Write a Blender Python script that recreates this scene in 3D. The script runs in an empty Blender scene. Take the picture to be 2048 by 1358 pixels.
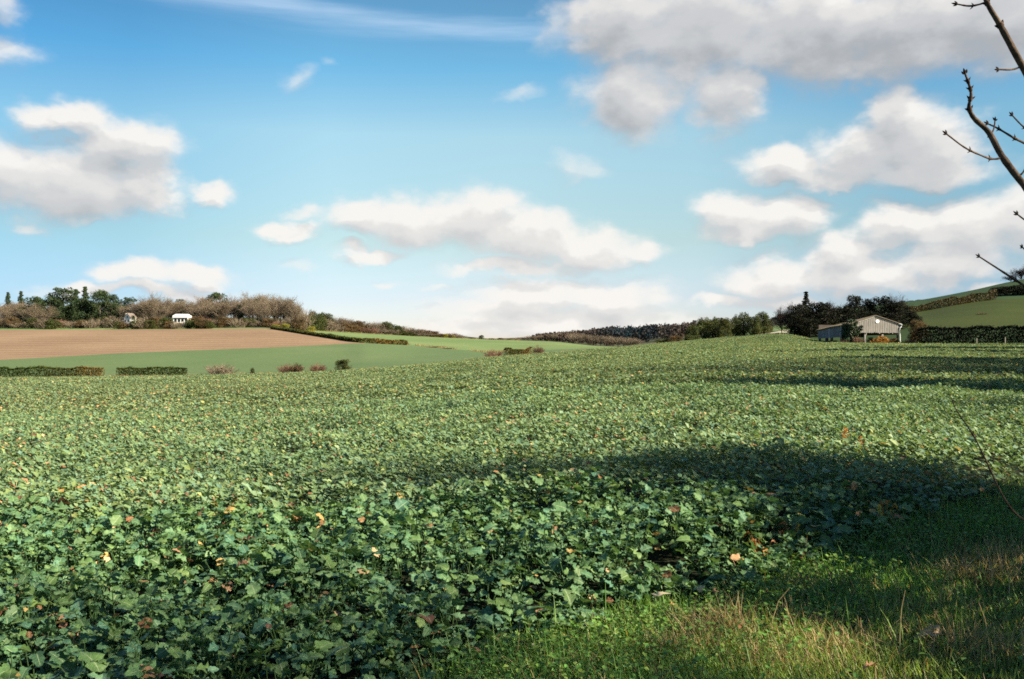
import bpy, math, random
import numpy as np
from mathutils import Vector
R = math.radians
C = bpy.context.scene.collection
F = 1820.0; CU = 1024.0; HV = 700.0; EYE = 1.6      # lens in photo pixels, horizon row, eye height
rs = np.random.RandomState

# ------------------------------------------------------------------ small helpers
def mk(name, V, Fs, mat, parent=None, col=None, luv=None, smooth=False, link=True):
    """one mesh object from numpy arrays; Fs: array or list of arrays (n,3)/(n,4)"""
    if not isinstance(Fs, (list, tuple)): Fs = [Fs]
    Fs = [np.asarray(f, dtype=np.int32) for f in Fs if len(f)]
    V = np.asarray(V, dtype=np.float32)
    me = bpy.data.meshes.new(name)
    me.vertices.add(len(V)); me.vertices.foreach_set('co', V.ravel())
    tot = np.concatenate([np.full(len(f), f.shape[1], np.int32) for f in Fs])
    li = np.concatenate([f.ravel() for f in Fs])
    st = np.concatenate([[0], np.cumsum(tot)[:-1]]).astype(np.int32)
    me.loops.add(len(li)); me.loops.foreach_set('vertex_index', li)
    me.polygons.add(len(tot)); me.polygons.foreach_set('loop_start', st)
    try: me.polygons.foreach_set('loop_total', tot)
    except Exception: pass
    me.polygons.foreach_set('use_smooth', np.full(len(tot), smooth, dtype=bool))
    me.update(calc_edges=True); me.validate()
    if col is not None:
        a = me.color_attributes.new('Col', 'FLOAT_COLOR', 'POINT')
        c = np.ones((len(V), 4), np.float32); c[:, :3] = col
        a.data.foreach_set('color', c.ravel())
    if luv is not None:
        a = me.attributes.new('leafuv', 'FLOAT_VECTOR', 'POINT')
        c = np.zeros((len(V), 3), np.float32); c[:, :2] = luv
        a.data.foreach_set('vector', c.ravel())
    if mat is not None: me.materials.append(mat)
    o = bpy.data.objects.new(name, me)
    if link: C.objects.link(o)
    if parent is not None: o.parent = parent
    return o

def tag(o, label=None, cat=None, group=None, kind=None):
    if label: o['label'] = label
    if cat: o['category'] = cat
    if group: o['group'] = group
    if kind: o['kind'] = kind
    return o

def empty(name, loc=(0, 0, 0), rz=0.0):
    o = bpy.data.objects.new(name, None); C.objects.link(o)
    o.location = loc; o.rotation_euler = (0, 0, rz); o.empty_display_size = .2
    return o

class MB:
    """collects boxes, tubes and polygons into one mesh"""
    def __init__(s): s.V = []; s.F = {3: [], 4: []}; s.n = 0; s.C = []
    def add(s, V, Fq, col=None):
        V = np.asarray(V, float); Fq = np.asarray(Fq, int)
        s.V.append(V); s.F[Fq.shape[1]].append(Fq + s.n); s.n += len(V)
        s.C.append(np.tile(np.asarray(col if col is not None else (1, 1, 1), float), (len(V), 1)) if np.ndim(col) < 2 else col)
    def hexa(s, P, col=None):       # 8 corners, bottom ring then top ring
        s.add(P, [[0, 3, 2, 1], [4, 5, 6, 7], [0, 1, 5, 4], [1, 2, 6, 5], [2, 3, 7, 6], [3, 0, 4, 7]], col)
    def box(s, c, h, rz=0.0, col=None):
        c = np.array(c, float); ca, sa = math.cos(rz), math.sin(rz); P = []
        for z in (-1, 1):
            for x, y in ((-1, -1), (1, -1), (1, 1), (-1, 1)):
                X, Y = x * h[0], y * h[1]
                P.append(c + (X * ca - Y * sa, X * sa + Y * ca, z * h[2]))
        s.hexa(P, col)
    def slab(s, quad, n, th, col=None):     # quad thickened along n
        q = np.array(quad, float); n = np.array(n, float) * th
        s.hexa(np.concatenate([q, q + n]), col)
    def tube(s, P, r, k=6, col=None, cap=True):
        P = np.asarray(P, float); r = np.broadcast_to(np.asarray(r, float), (len(P),))
        T = np.gradient(P, axis=0); T /= np.linalg.norm(T, axis=1)[:, None] + 1e-9
        ref = np.array((0, 0, 1.0)) if abs(T[0][2]) < .9 else np.array((1.0, 0, 0))
        A = np.cross(T, ref); A /= np.linalg.norm(A, axis=1)[:, None] + 1e-9
        B = np.cross(T, A); a = np.arange(k) * 2 * math.pi / k
        V = (P[:, None] + r[:, None, None] * (np.cos(a)[None, :, None] * A[:, None] + np.sin(a)[None, :, None] * B[:, None])).reshape(-1, 3)
        i = np.arange(len(P) - 1)[:, None] * k; j = np.arange(k)[None]; j2 = (j + 1) % k
        Q = np.stack([i + j, i + j2, i + k + j2, i + k + j], -1).reshape(-1, 4)
        s.add(V, Q, col)
        if cap:
            n = len(P)
            for base in (0, (n - 1) * k):
                s.add(np.concatenate([V[base:base + k], V[base:base + k].mean(0)[None]]), [[x, (x + 1) % k, k] for x in range(k)], col)
    def build(s, name, mat, parent=None, smooth=False):
        return mk(name, np.concatenate(s.V), [np.concatenate(f) for f in s.F.values() if f], mat, parent, col=np.concatenate(s.C), smooth=smooth)

def segs_tubes(S, k=3):
    """segments array (n,8): p0 p1 r0 r1 -> tubes, vectorised"""
    S = np.asarray(S, float); p0, p1 = S[:, :3], S[:, 3:6]
    T = p1 - p0; T /= np.linalg.norm(T, axis=1)[:, None] + 1e-9
    ref = np.where(np.abs(T[:, 2:3]) < .9, np.array([[0, 0, 1.0]]), np.array([[1.0, 0, 0]]))
    A = np.cross(T, ref); A /= np.linalg.norm(A, axis=1)[:, None] + 1e-9; B = np.cross(T, A)
    a = np.arange(k) * 2 * math.pi / k
    ring = np.cos(a)[None, :, None] * A[:, None] + np.sin(a)[None, :, None] * B[:, None]
    V = np.concatenate([p0[:, None] + ring * S[:, 6, None, None], p1[:, None] + ring * S[:, 7, None, None]], 1).reshape(-1, 3)
    b = np.arange(len(S))[:, None] * 2 * k; j = np.arange(k)[None]; j2 = (j + 1) % k
    Q = np.stack([b + j, b + j2, b + k + j2, b + k + j], -1).reshape(-1, 4)
    return V, Q

def rotmats(yaw, pitch, roll):
    """leaf axis x pointing out, pitched up, rolled about its own axis"""
    cy, sy, cp, sp, cr, sr = np.cos(yaw), np.sin(yaw), np.cos(pitch), np.sin(pitch), np.cos(roll), np.sin(roll)
    X = np.stack([cy * cp, sy * cp, sp], -1)
    Y0 = np.stack([-sy, cy, np.zeros_like(sy)], -1)
    Z0 = np.cross(X, Y0)
    Y = Y0 * cr[:, None] + Z0 * sr[:, None]; Z = np.cross(X, Y)
    return np.stack([X, Y, Z], -1)

def scatter(proto, P, M, S):
    """copies of (verts, faces) at P with rotation M and scale S -> merged verts, faces"""
    pv, pf = proto
    V = np.einsum('nij,vj->nvi', M, pv) * np.reshape(S, (-1, 1, 1)) + P[:, None]
    Fq = pf[None] + (np.arange(len(P)) * len(pv))[:, None, None]
    return V.reshape(-1, 3), Fq.reshape(-1, pf.shape[1])

def merge(parts):
    V, Fs, n = [], [], 0
    for v, f in parts:
        V.append(v); Fs.append(f + n); n += len(v)
    return np.concatenate(V), [x for x in Fs]

def fnoise(x, y, seed=0, octaves=4, scale=1.0):
    """cheap value noise, -1..1"""
    r = rs(seed); T = r.rand(64, 64) * 2 - 1; out = 0; amp = 1.0; tot = 0
    for o in range(octaves):
        X = x * scale * 2 ** o + 17.3 * o; Y = y * scale * 2 ** o + 9.1 * o
        i = np.floor(X).astype(int); j = np.floor(Y).astype(int); fx = X - i; fy = Y - j
        fx = fx * fx * (3 - 2 * fx); fy = fy * fy * (3 - 2 * fy)
        a, b, c, d = T[i % 64, j % 64], T[(i + 1) % 64, j % 64], T[i % 64, (j + 1) % 64], T[(i + 1) % 64, (j + 1) % 64]
        out = out + amp * ((a * (1 - fx) + b * fx) * (1 - fy) + (c * (1 - fx) + d * fx) * fy); tot += amp; amp *= .55
    return out / tot

# ------------------------------------------------------------------ materials
class NT:
    def __init__(s, nt): s.nt = nt; s.n = nt.nodes; s.l = nt.links
    def new(s, t, **k):
        n = s.n.new(t)
        for a, b in k.items(): setattr(n, a, b)
        return n
    def put(s, sock, v):
        if isinstance(v, bpy.types.NodeSocket): s.l.new(v, sock)
        elif v is not None: sock.default_value = v
    def math(s, op, a, b=None, c=None, clamp=False):
        n = s.new('ShaderNodeMath', operation=op); n.use_clamp = clamp
        for i, v in enumerate((a, b, c)): s.put(n.inputs[i], v)
        return n.outputs[0]
    def vmath(s, op, a, b=None, c=None):
        n = s.new('ShaderNodeVectorMath', operation=op)
        for i, v in enumerate((a, b, c)): s.put(n.inputs[i], v)
        return n.outputs['Value'] if op in ('DOT_PRODUCT', 'LENGTH', 'DISTANCE') else n.outputs[0]
    def noise(s, vec, scale, detail=3, rough=.5, lac=2.0, color=False):
        n = s.new('ShaderNodeTexNoise'); s.put(n.inputs['Vector'], vec)
        n.inputs['Scale'].default_value = scale; n.inputs['Detail'].default_value = detail
        n.inputs['Roughness'].default_value = rough; n.inputs['Lacunarity'].default_value = lac
        return n.outputs['Color' if color else 'Fac']
    def ramp(s, f, stops, interp='LINEAR'):
        n = s.new('ShaderNodeValToRGB'); n.color_ramp.interpolation = interp
        e = n.color_ramp.elements
        while len(e) < len(stops): e.new(.5)
        for el, (p, c) in zip(e, stops): el.position = p; el.color = (*c, 1) if len(c) == 3 else c
        s.put(n.inputs[0], f); return n.outputs[0]
    def mix(s, f, a, b, mode='MIX'):
        n = s.new('ShaderNodeMix', data_type='RGBA', blend_type=mode); n.clamp_factor = True
        s.put(n.inputs[0], f); 
        for sk, v in ((n.inputs[6], a), (n.inputs[7], b)): s.put(sk, (*v, 1) if isinstance(v, tuple) and len(v) == 3 else v)
        return n.outputs[2]
    def smooth(s, x, a, b):
        n = s.new('ShaderNodeMapRange', interpolation_type='SMOOTHSTEP'); s.put(n.inputs[0], x)
        n.inputs[1].default_value = a; n.inputs[2].default_value = b; return n.outputs[0]

def mat(name, rough=.8, spec=.3):
    m = bpy.data.materials.new(name); m.use_nodes = True
    t = NT(m.node_tree); b = t.n['Principled BSDF']
    b.inputs['Roughness'].default_value = rough; b.inputs['Specular IOR Level'].default_value = spec
    return m, t, b

def bump(t, b, h, strength=.5, dist=.1):
    n = t.new('ShaderNodeBump'); n.inputs['Strength'].default_value = strength; n.inputs['Distance'].default_value = dist
    t.put(n.inputs['Height'], h); t.l.new(n.outputs[0], b.inputs['Normal'])

def objco(t): return t.new('ShaderNodeTexCoord').outputs['Object']
def wpos(t): return t.new('ShaderNodeNewGeometry').outputs['Position']

def leafmat(name, base, trans=.25, rough=.5, spec=.4, veins=False, noise_scale=.5):
    """foliage: base colour x per-leaf tint (Col), some light shining through"""
    m, t, b = mat(name, rough, spec)
    a = t.new('ShaderNodeAttribute', attribute_name='Col')
    c = t.mix(1.0, base, a.outputs['Color'], 'MULTIPLY')
    nz = t.noise(wpos(t), noise_scale, 3)
    c = t.mix(1.0, c, t.ramp(nz, [(.3, (.75, .8, .78)), (.7, (1.2, 1.15, 1.1))]), 'MULTIPLY')
    if veins:
        u = t.new('ShaderNodeAttribute', attribute_name='leafuv').outputs['Vector']
        sx = t.new('ShaderNodeSeparateXYZ'); t.l.new(u, sx.inputs[0])
        s_ = t.math('ABSOLUTE', sx.outputs[1])
        mid = t.smooth(s_, .09, .03)
        w = t.math('SINE', t.math('MULTIPLY', t.math('SUBTRACT', sx.outputs[0], t.math('MULTIPLY', s_, .22)), 42.0))
        side = t.smooth(w, .86, .99)
        v = t.math('MAXIMUM', t.math('MULTIPLY', mid, .75), t.math('MULTIPLY', side, .32))
        c = t.mix(v, c, (.30, .36, .20))
        bl = t.noise(wpos(t), 55, 3); c = t.mix(1.0, c, t.ramp(bl, [(.3, (.8, .82, .8)), (.7, (1.15, 1.12, 1.1))]), 'MULTIPLY')
        bump(t, b, t.math('ADD', t.math('MULTIPLY', side, -.5), t.noise(wpos(t), 90, 2)), .35, .006)
    t.l.new(c, b.inputs['Base Color'])
    tr = t.new('ShaderNodeBsdfTranslucent'); t.l.new(t.mix(1.0, c, (1.5, 1.55, .7), 'MULTIPLY'), tr.inputs[0])
    mx = t.new('ShaderNodeMixShader'); mx.inputs[0].default_value = trans
    t.l.new(b.outputs[0], mx.inputs[1]); t.l.new(tr.outputs[0], mx.inputs[2])
    t.l.new(mx.outputs[0], t.n['Material Output'].inputs[0])
    return m

def barkmat(name, c1, c2, scale=6, rough=.9):
    m, t, b = mat(name, rough, .15)
    a = t.new('ShaderNodeAttribute', attribute_name='Col')
    n = t.noise(objco(t), scale, 4)
    c = t.mix(1.0, t.ramp(n, [(.3, c1), (.7, c2)]), a.outputs['Color'], 'MULTIPLY')
    t.l.new(c, b.inputs['Base Color']); bump(t, b, n, .4, .02)
    return m

def fieldmat(name, stops, big=.02, fine=2.0, rows=None, finemix=.5, rough=.95, bump_d=.06):
    """ploughed or drilled ground: broad patches, fine grain, optional drill lines (angle, spacing, strength)"""
    m, t, b = mat(name, rough, .1)
    P = wpos(t)
    n1 = t.noise(P, big, 4, .55); n2 = t.noise(P, fine, 3, .7)
    f = t.math('ADD', t.math('MULTIPLY', n1, 1 - finemix), t.math('MULTIPLY', n2, finemix))
    if rows:
        ang, sp, st = rows
        d = t.vmath('DOT_PRODUCT', P, (math.cos(ang), math.sin(ang), 0.0))
        w = t.math('SINE', t.math('MULTIPLY', t.math('ADD', d, t.math('MULTIPLY', n1, 6.0)), 2 * math.pi / sp))
        f = t.math('ADD', f, t.math('MULTIPLY', w, st))
    t.l.new(t.ramp(f, stops), b.inputs['Base Color']); bump(t, b, n2, .5, bump_d)
    return m

M = {}
M['leaf'] = leafmat('rape_leaf', (.082, .158, .068), .2, .5, .22, veins=True, noise_scale=.35)
M['leaf_far'] = leafmat('rape_leaf_far', (.152, .205, .100), .18, .65, .15, noise_scale=.12)
M['grass'] = leafmat('grass_blade', (.135, .25, .05), .35, .5, .35, noise_scale=1.3)
M['straw'] = leafmat('dry_grass_blade', (.46, .34, .19), .3, .7, .2, noise_scale=2)
M['weed'] = leafmat('weed_leaf', (.12, .235, .05), .3, .5, .3, noise_scale=1.5)
M['evergreen'] = leafmat('evergreen_foliage', (.034, .054, .024), .12, .6, .2, noise_scale=.15)
M['dark_green'] = leafmat('dense_dark_foliage', (.0105, .012, .0055), .1, .7, .15, noise_scale=.2)  # very dark green foliage such as ivy and yew
M['olive'] = leafmat('olive_scrub_foliage', (.060, .066, .020), .18, .6, .2, noise_scale=.2)
M['scrubgreen'] = leafmat('hawthorn_foliage', (.050, .062, .017), .18, .6, .2, noise_scale=.25)
M['gorse'] = leafmat('yellow_flowering_shrub', (.24, .22, .05), .25, .6, .2, noise_scale=.4)
M['hedgeleaf'] = leafmat('hedge_foliage', (.062, .060, .012), .12, .6, .2, noise_scale=.3)
M['ivy'] = leafmat('ivy_leaf', (.020, .040, .012), .1, .4, .4, noise_scale=.5)
M['brownleaf'] = leafmat('dry_brown_leaf', (.098, .066, .036), .2, .7, .15, noise_scale=.4)
M['wood_far'] = leafmat('distant_wood_foliage', (.052, .045, .046), .1, .8, .1, noise_scale=.03)
M['twig'] = barkmat('bare_twig', (.13, .10, .066), (.20, .155, .108), .4)
M['twig_red'] = barkmat('reddish_twig', (.13, .07, .045), (.19, .105, .07), .4)
M['twig_dark'] = barkmat('dark_twig', (.03, .02, .014), (.055, .038, .026), .4)
M['bark'] = barkmat('tree_bark', (.07, .055, .045), (.13, .105, .085), .8)
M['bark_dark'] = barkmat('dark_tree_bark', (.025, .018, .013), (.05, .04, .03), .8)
M['ash'] = barkmat('ash_twig_bark', (.045, .030, .020), (.15, .10, .065), 40)
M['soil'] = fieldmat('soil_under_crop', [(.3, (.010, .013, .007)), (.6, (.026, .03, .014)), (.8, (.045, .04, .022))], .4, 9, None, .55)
M['wheat'] = fieldmat('drilled_green_field', [(.28, (.075, .116, .047)), (.5, (.10, .146, .06)), (.72, (.15, .175, .08))], .02, 1.6, (1.2, 3.1, .05), .45)
M['plough'] = fieldmat('ploughed_brown_field', [(.25, (.155, .10, .060)), (.5, (.225, .147, .09)), (.75, (.315, .22, .135))], .025, 1.1, (1.5, 6.5, .06), .5)
M['upper'] = fieldmat('upper_green_field', [(.28, (.10, .155, .055)), (.5, (.13, .185, .066)), (.72, (.21, .23, .095))], .02, 1.6, (0.4, 3.4, .04), .45)
M['meadow'] = fieldmat('hillside_meadow', [(.28, (.024, .036, .006)), (.5, (.036, .049, .008)), (.75, (.055, .065, .013))], .03, 1.3, None, .5)  # darkened base colour stands for the slope turning away from the sun
M['farland'] = fieldmat('far_hill_ground', [(.3, (.05, .06, .035)), (.7, (.09, .09, .05))], .02, .6, None, .4)
M['cropground'] = fieldmat('low_crop_leaves', [(.3, (.05, .075, .028)), (.5, (.10, .135, .055)), (.75, (.15, .18, .075))], .03, 5.0, None, .6)
M['paddock'] = fieldmat('shaded_paddock_grass', [(.3, (.018, .035, .010)), (.6, (.03, .052, .015)), (.8, (.05, .07, .022))], .05, 1.5, None, .5)  # darker green grass around the barn
M['hilltop'] = fieldmat('hilltop_grass', [(.3, (.02, .045, .016)), (.6, (.034, .062, .022)), (.8, (.05, .075, .03))], .03, 1.5, None, .5)
M['chalk'] = fieldmat('pale_track', [(.3, (.30, .26, .19)), (.7, (.46, .41, .32))], .3, 2.0, None, .5)
# ------------------------------------------------------------------ camera, sun, sky
sc = bpy.context.scene
cam = bpy.data.objects.new('camera', bpy.data.cameras.new('camera')); C.objects.link(cam)
cam.location = (0, 0, EYE); cam.rotation_euler = (R(90), 0, 0)
cam.data.sensor_width = 36; cam.data.lens = 36 * F / 2048; cam.data.shift_y = (HV - 679) / 2048
cam.data.clip_start = .05; cam.data.clip_end = 20000
sc.camera = cam
sc.view_settings.view_transform = 'Standard'; sc.view_settings.look = 'None'
EXPO = 1.5; sc.view_settings.exposure = EXPO; sc.view_settings.gamma = 1.0
sc.render.engine = 'CYCLES'
sc.cycles.max_bounces = 5; sc.cycles.diffuse_bounces = 2; sc.cycles.glossy_bounces = 2; sc.cycles.transmission_bounces = 3
sc.cycles.filter_width = 1.7
sc.cycles.use_denoising = False

SUN_AZ, SUN_EL = 110.0, 29.0        # degrees clockwise from the view direction (+Y), above the horizon
S = Vector((math.sin(R(SUN_AZ)) * math.cos(R(SUN_EL)), math.cos(R(SUN_AZ)) * math.cos(R(SUN_EL)), math.sin(R(SUN_EL))))
ld = bpy.data.lights.new('sun', 'SUN'); ld.energy = 5.0; ld.angle = R(.5); ld.color = (1.0, .90, .72)
sun = bpy.data.objects.new('sun', ld); C.objects.link(sun)
sun.rotation_euler = S.to_track_quat('Z', 'Y').to_euler(); sun.location = (60, -20, 40)

w = bpy.data.worlds.new('World'); sc.world = w; w.use_nodes = True
t = NT(w.node_tree); bg = t.n['Background']
# cumulus field: ellipses on the celestial sphere (azimuth, elevation), warped and roughened by noise
def ae(u, v):
    return math.atan2(u - CU, F), math.atan2(HV - v, math.hypot(F, u - CU))
BL = [ # u, v, ru, rv, weakness 0..1
 (1230, 40, 110, 90, 0), (1400, 60, 190, 115, 0), (1260, 190, 120, 82, 0), (1450, 190, 85, 90, .1), (1620, 70, 190, 95, 0), (1800, 60, 220, 100, 0), (2000, 30, 200, 100, 0), (1700, 130, 150, 55, .2),
 (50, 350, 140, 85, 0), (170, 370, 160, 75, 0), (140, 240, 100, 40, .05), (250, 300, 120, 60, 0), (290, 375, 85, 55, 0), (60, 450, 60, 22, .45), (180, 445, 40, 16, .5), (-150, 330, 160, 100, 0),
 (425, 381, 52, 26, .25),
 (720, 430, 85, 42, 0), (830, 440, 110, 52, 0), (940, 430, 120, 56, 0), (1060, 470, 130, 52, 0), (1180, 495, 110, 44, 0), (1265, 508, 70, 28, .1), (578, 456, 66, 24, .05), (740, 505, 75, 18, .15), (1030, 535, 150, 22, .15), (615, 418, 50, 22, .45),
 (280, 548, 95, 30, 0), (390, 550, 95, 28, 0), (290, 585, 230, 18, .25), (160, 590, 130, 20, .3),
 (1080, 590, 170, 36, .05), (1220, 600, 130, 44, .05), (1000, 620, 170, 26, .15), (1120, 650, 330, 26, .1), (790, 572, 35, 16, .55), (870, 577, 40, 14, .55), (600, 530, 45, 20, .7),
 (1795, 235, 82, 72, 0), (1850, 285, 115, 75, 0), (1730, 310, 110, 58, 0), (1580, 330, 105, 40, 0), (1840, 345, 150, 42, 0), (1660, 362, 100, 28, .1),
 (1465, 428, 74, 50, .05), (1560, 440, 100, 46, 0), (1500, 470, 90, 20, .1),
 (1790, 455, 90, 46, 0), (1950, 455, 150, 62, 0), (1690, 495, 85, 42, 0), (1540, 555, 110, 48, 0), (1720, 545, 160, 48, 0), (1900, 525, 150, 44, 0), (2120, 440, 160, 80, 0), (1990, 585, 90, 22, .35),
 (1450, 605, 75, 16, .2), (1560, 610, 110, 16, .2),
 (10, 100, 95, 42, .5), (0, 15, 70, 40, .55), (-160, 90, 120, 70, 0),
 (590, 160, 50, 38, .74), (650, 120, 34, 24, .78), (1160, 338, 66, 36, .66), (1045, 190, 60, 20, .74), (1110, 55, 52, 62, .58),
]
g = bpy.data.node_groups.new('CloudField', 'ShaderNodeTree')
g.interface.new_socket('P', in_out='INPUT', socket_type='NodeSocketVector')
g.interface.new_socket('Field', in_out='OUTPUT', socket_type='NodeSocketFloat')
g.interface.new_socket('Blob', in_out='OUTPUT', socket_type='NodeSocketFloat')
gt = NT(g); gi = gt.new('NodeGroupInput'); go = gt.new('NodeGroupOutput'); p0 = gi.outputs[0]
ps = gt.vmath('MULTIPLY', p0, (1.0, 1.5, 0))
wn = gt.noise(ps, 17, 4, .55, color=True)
wv = gt.vmath('MULTIPLY', gt.vmath('SUBTRACT', wn, (.5, .5, .5)), (.075, .050, 0))
p = gt.vmath('ADD', p0, wv)
acc = None
for (u, v, ru, rv, wk) in BL:
    a, e = ae(u, v); ra, re = 1.12 * ru / F * math.cos(a) ** 2, 1.12 * rv / F * math.cos(a)
    q = gt.vmath('MULTIPLY_ADD', p, (1 / ra, 1 / re, 0), (-a / ra, -e / re, math.sqrt(wk)))
    d = gt.vmath('DOT_PRODUCT', q, q)
    acc = d if acc is None else gt.math('SMOOTH_MIN', acc, d, .45)
blob = gt.math('SUBTRACT', 1.0, gt.math('MINIMUM', acc, 3.0))
fb = gt.noise(ps, 19, 9, .54)
f2 = gt.math('ADD', blob, gt.math('MULTIPLY', gt.math('SUBTRACT', fb, .5), 1.75))
gt.l.new(f2, go.inputs[0]); gt.l.new(blob, go.inputs[1])

tc = t.new('ShaderNodeTexCoord').outputs['Generated']
sx = t.new('ShaderNodeSeparateXYZ'); t.l.new(tc, sx.inputs[0])
az = t.math('ARCTAN2', sx.outputs[0], sx.outputs[1]); el = t.math('ARCSINE', sx.outputs[2])
cp = t.new('ShaderNodeCombineXYZ'); t.l.new(az, cp.inputs[0]); t.l.new(el, cp.inputs[1]); P = cp.outputs[0]
def field(pv):
    n = t.new('ShaderNodeGroup'); n.node_tree = g; t.put(n.inputs[0], pv); return n.outputs[0], n.outputs[1]
f0, b0 = field(P)
f1, b1 = field(t.vmath('ADD', P, (.007, .020, 0)))        # towards the sun and up
# generic broken cloud for the rest of the sky, outside the photographed part
gen = t.noise(t.vmath('MULTIPLY', P, (1, 1.7, 0)), 5, 7, .55)
side = t.math('MULTIPLY', t.smooth(t.math('ABSOLUTE', az), .68, .95), t.smooth(gen, .52, .66))
alpha = t.math('MULTIPLY', t.smooth(f0, -.48, .82), t.math('MULTIPLY_ADD', t.smooth(b0, -.1, .75), .7, .3))
alpha = t.math('MAXIMUM', alpha, side)
lit = t.math('SUBTRACT', f0, f1)                          # >0 on the sunward, upper rims
sh = t.math('ADD', t.math('ADD', t.math('MULTIPLY', lit, .20), t.math('MULTIPLY', t.math('SUBTRACT', b0, b1), .46)), .575)
sh = t.math('SUBTRACT', sh, t.math('MULTIPLY', t.smooth(t.math('ABSOLUTE', az),   .12, .42), .08))
sh = t.math('SUBTRACT', sh, t.math('MULTIPLY', t.smooth(b0, .35, 1.0), .16))
shn = t.noise(t.vmath('MULTIPLY', P, (1, 1.9, 0)), 13, 4, .5)
sh = t.math('ADD', sh, t.math('MULTIPLY', t.math('SUBTRACT', shn, .5), .26))
sh = t.math('ADD', sh, t.math('MULTIPLY', t.smooth(el, .30, .05), .26))   # far clouds near the horizon are paler
sh = t.math('SUBTRACT', sh, t.math('MULTIPLY', t.smooth(el, .18, .36), .04))
ccol = t.ramp(sh, [(.20, (.44, .455, .475)), (.45, (.625, .63, .64)), (.70, (.80, .785, .765)), (.95, (.96, .93, .885))], 'EASE')
sky = t.new('ShaderNodeTexSky', sky_type='NISHITA'); sky.sun_disc = False
sky.sun_elevation = R(SUN_EL); sky.sun_rotation = R(SUN_AZ)
sky.altitude = 0; sky.air_density = 1.0; sky.dust_density = .4; sky.ozone_density = 3.0
SKY_STRENGTH = .10
tint = t.vmath('SCALE', t.ramp(t.math('MULTIPLY', el, 1.0), [(0.0, (.66, .60, .70)), (.055, (.64, .576, .63)), (.12, (.72, .65, .52)), (.23, (.88, .86, .655)), (.30, (.47, .75, .70)), (.38, (.39, .58, .575)), (.7, (.2, .4, .5))])); tint.node.inputs['Scale'].default_value = .98
skyc = t.mix(1.0, t.mix(1.0, sky.outputs[0], tint, 'MULTIPLY'), t.ramp(t.math('ABSOLUTE', az), [(0, (1, 1, 1)), (.2, (.93, .96, .98)), (.4, (.58, .73, .84)), (.6, (.46, .65, .79))]), 'MULTIPLY')  # sky colour deepened to both sides in imitation of lens falloff
cl = t.vmath('SCALE', ccol); cl.node.inputs['Scale'].default_value = 1 / SKY_STRENGTH / 2 ** EXPO
# thin veil of high cirrus
ci = t.noise(t.vmath('MULTIPLY', t.vmath('ADD', P, (0, 0, 3)), (2.2, 26, 1)), 1.0, 5, .55)
band = t.math('MULTIPLY', t.smooth(t.math('ABSOLUTE', t.math('SUBTRACT', el, t.math('MULTIPLY_ADD', az, -.06, .338))), .032, .0), t.smooth(az, .22, -.05))
cf = t.math('MULTIPLY', t.math('MULTIPLY', t.smooth(ci, .38, .75), band), .75)
skyc = t.mix(cf, skyc, (2.0, 2.65, 3.4))
fin = t.mix(t.math('MULTIPLY', alpha, .96), skyc, cl)
t.l.new(fin, bg.inputs[0]); bg.inputs[1].default_value = SKY_STRENGTH
w.cycles.sampling_method = 'MANUAL'; w.cycles.sample_map_resolution = 512

# ------------------------------------------------------------------ terrain
# boundary lines between the fields, as (column, row, distance) seen from the gateway where the picture was taken
E_T = {  # column: E1 end of crop, E2 lower edge of ploughland, E3 its top / hedge line, E4 foot of the woods, E5 crest
 -400: [(760, 186), (728, 240), (661, 360), (654, 400), (642, 520)],
 0:    [(757, 190), (720, 250), (660, 360), (653, 400), (640, 520)],
 250:  [(755, 190), (706, 265), (659, 360), (652, 400), (638, 520)],
 540:  [(749, 195), (695, 285), (657, 362), (656, 368), (636, 520)],
 640:  [(745, 198), (690.5, 295), (673, 330), (662, 420), (645, 540)],
 715:  [(742, 200), (686, 305), (685.0, 309), (666, 440), (652, 560)],
 820:  [(732, 208), (691.5, 312), (690, 318), (672, 460), (662, 580)],
 980:  [(717, 222), (707, 280), (705, 286), (679.5, 500), (678, 600)],
 1040: [(712, 232), (703, 285), (702, 290), (681, 515), (676, 800)],
 1110: [(707, 240), (700, 285), (699, 290), (683, 500), (677, 800)],
 1190: [(700, 250), (697, 285), (696, 292), (692, 440), (677, 800)],
 1250: [(695.5, 250), (695, 285), (694.5, 292), (694, 420), (675, 800)],
 1350: [(686, 245), (685.5, 260), (685, 280), (684, 420), (671, 800)],
 1450: [(677, 240), (675, 258), (672, 280), (668, 400), (661, 750)],
 1520: [(671, 236), (668, 256), (664, 280), (655, 340), (645, 600)],
 1570: [(668, 230), (665, 250), (660, 270), (650, 330), (634, 500)],
 1610: [(677, 212), (673, 230), (666, 260), (648, 330), (630, 500)],
 1650: [(687, 190), (684, 202), (668, 240), (648, 310), (622, 480)],
 1810: [(689.5, 180), (685, 192), (655, 235), (627, 320), (606, 450)],
 1850: [(690, 177), (685, 188), (655, 228), (622, 325), (601, 445)],
 1900: [(690.5, 174), (685, 184), (655, 222), (612, 325), (592, 440)],
 1950: [(691, 171), (685, 181), (655, 218), (604, 328), (582, 435)],
 2000: [(691, 169), (685, 179), (655, 216), (598, 330), (570, 430)],
 2048: [(691, 168), (685, 178), (655, 215), (597, 330), (560, 430)],
 2400: [(691, 165), (685, 175), (650, 215), (590, 330), (520, 430)],
}
KU = np.array(sorted(E_T)); KE = np.array([E_T[k] for k in KU], float)
fine_u = np.arange(-500, 2501, 4.0)
def smooth1(a, n):
    k = np.hanning(n + 2)[1:-1]; k /= k.sum()
    return np.convolve(np.pad(a, n // 2, mode='edge'), k, mode='valid')[:len(a)]
EV = [smooth1(np.interp(fine_u, KU, KE[:, i, 0]), 13) for i in range(5)]
ED = [smooth1(np.interp(fine_u, KU, KE[:, i, 1]), 13) for i in range(5)]
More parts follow.
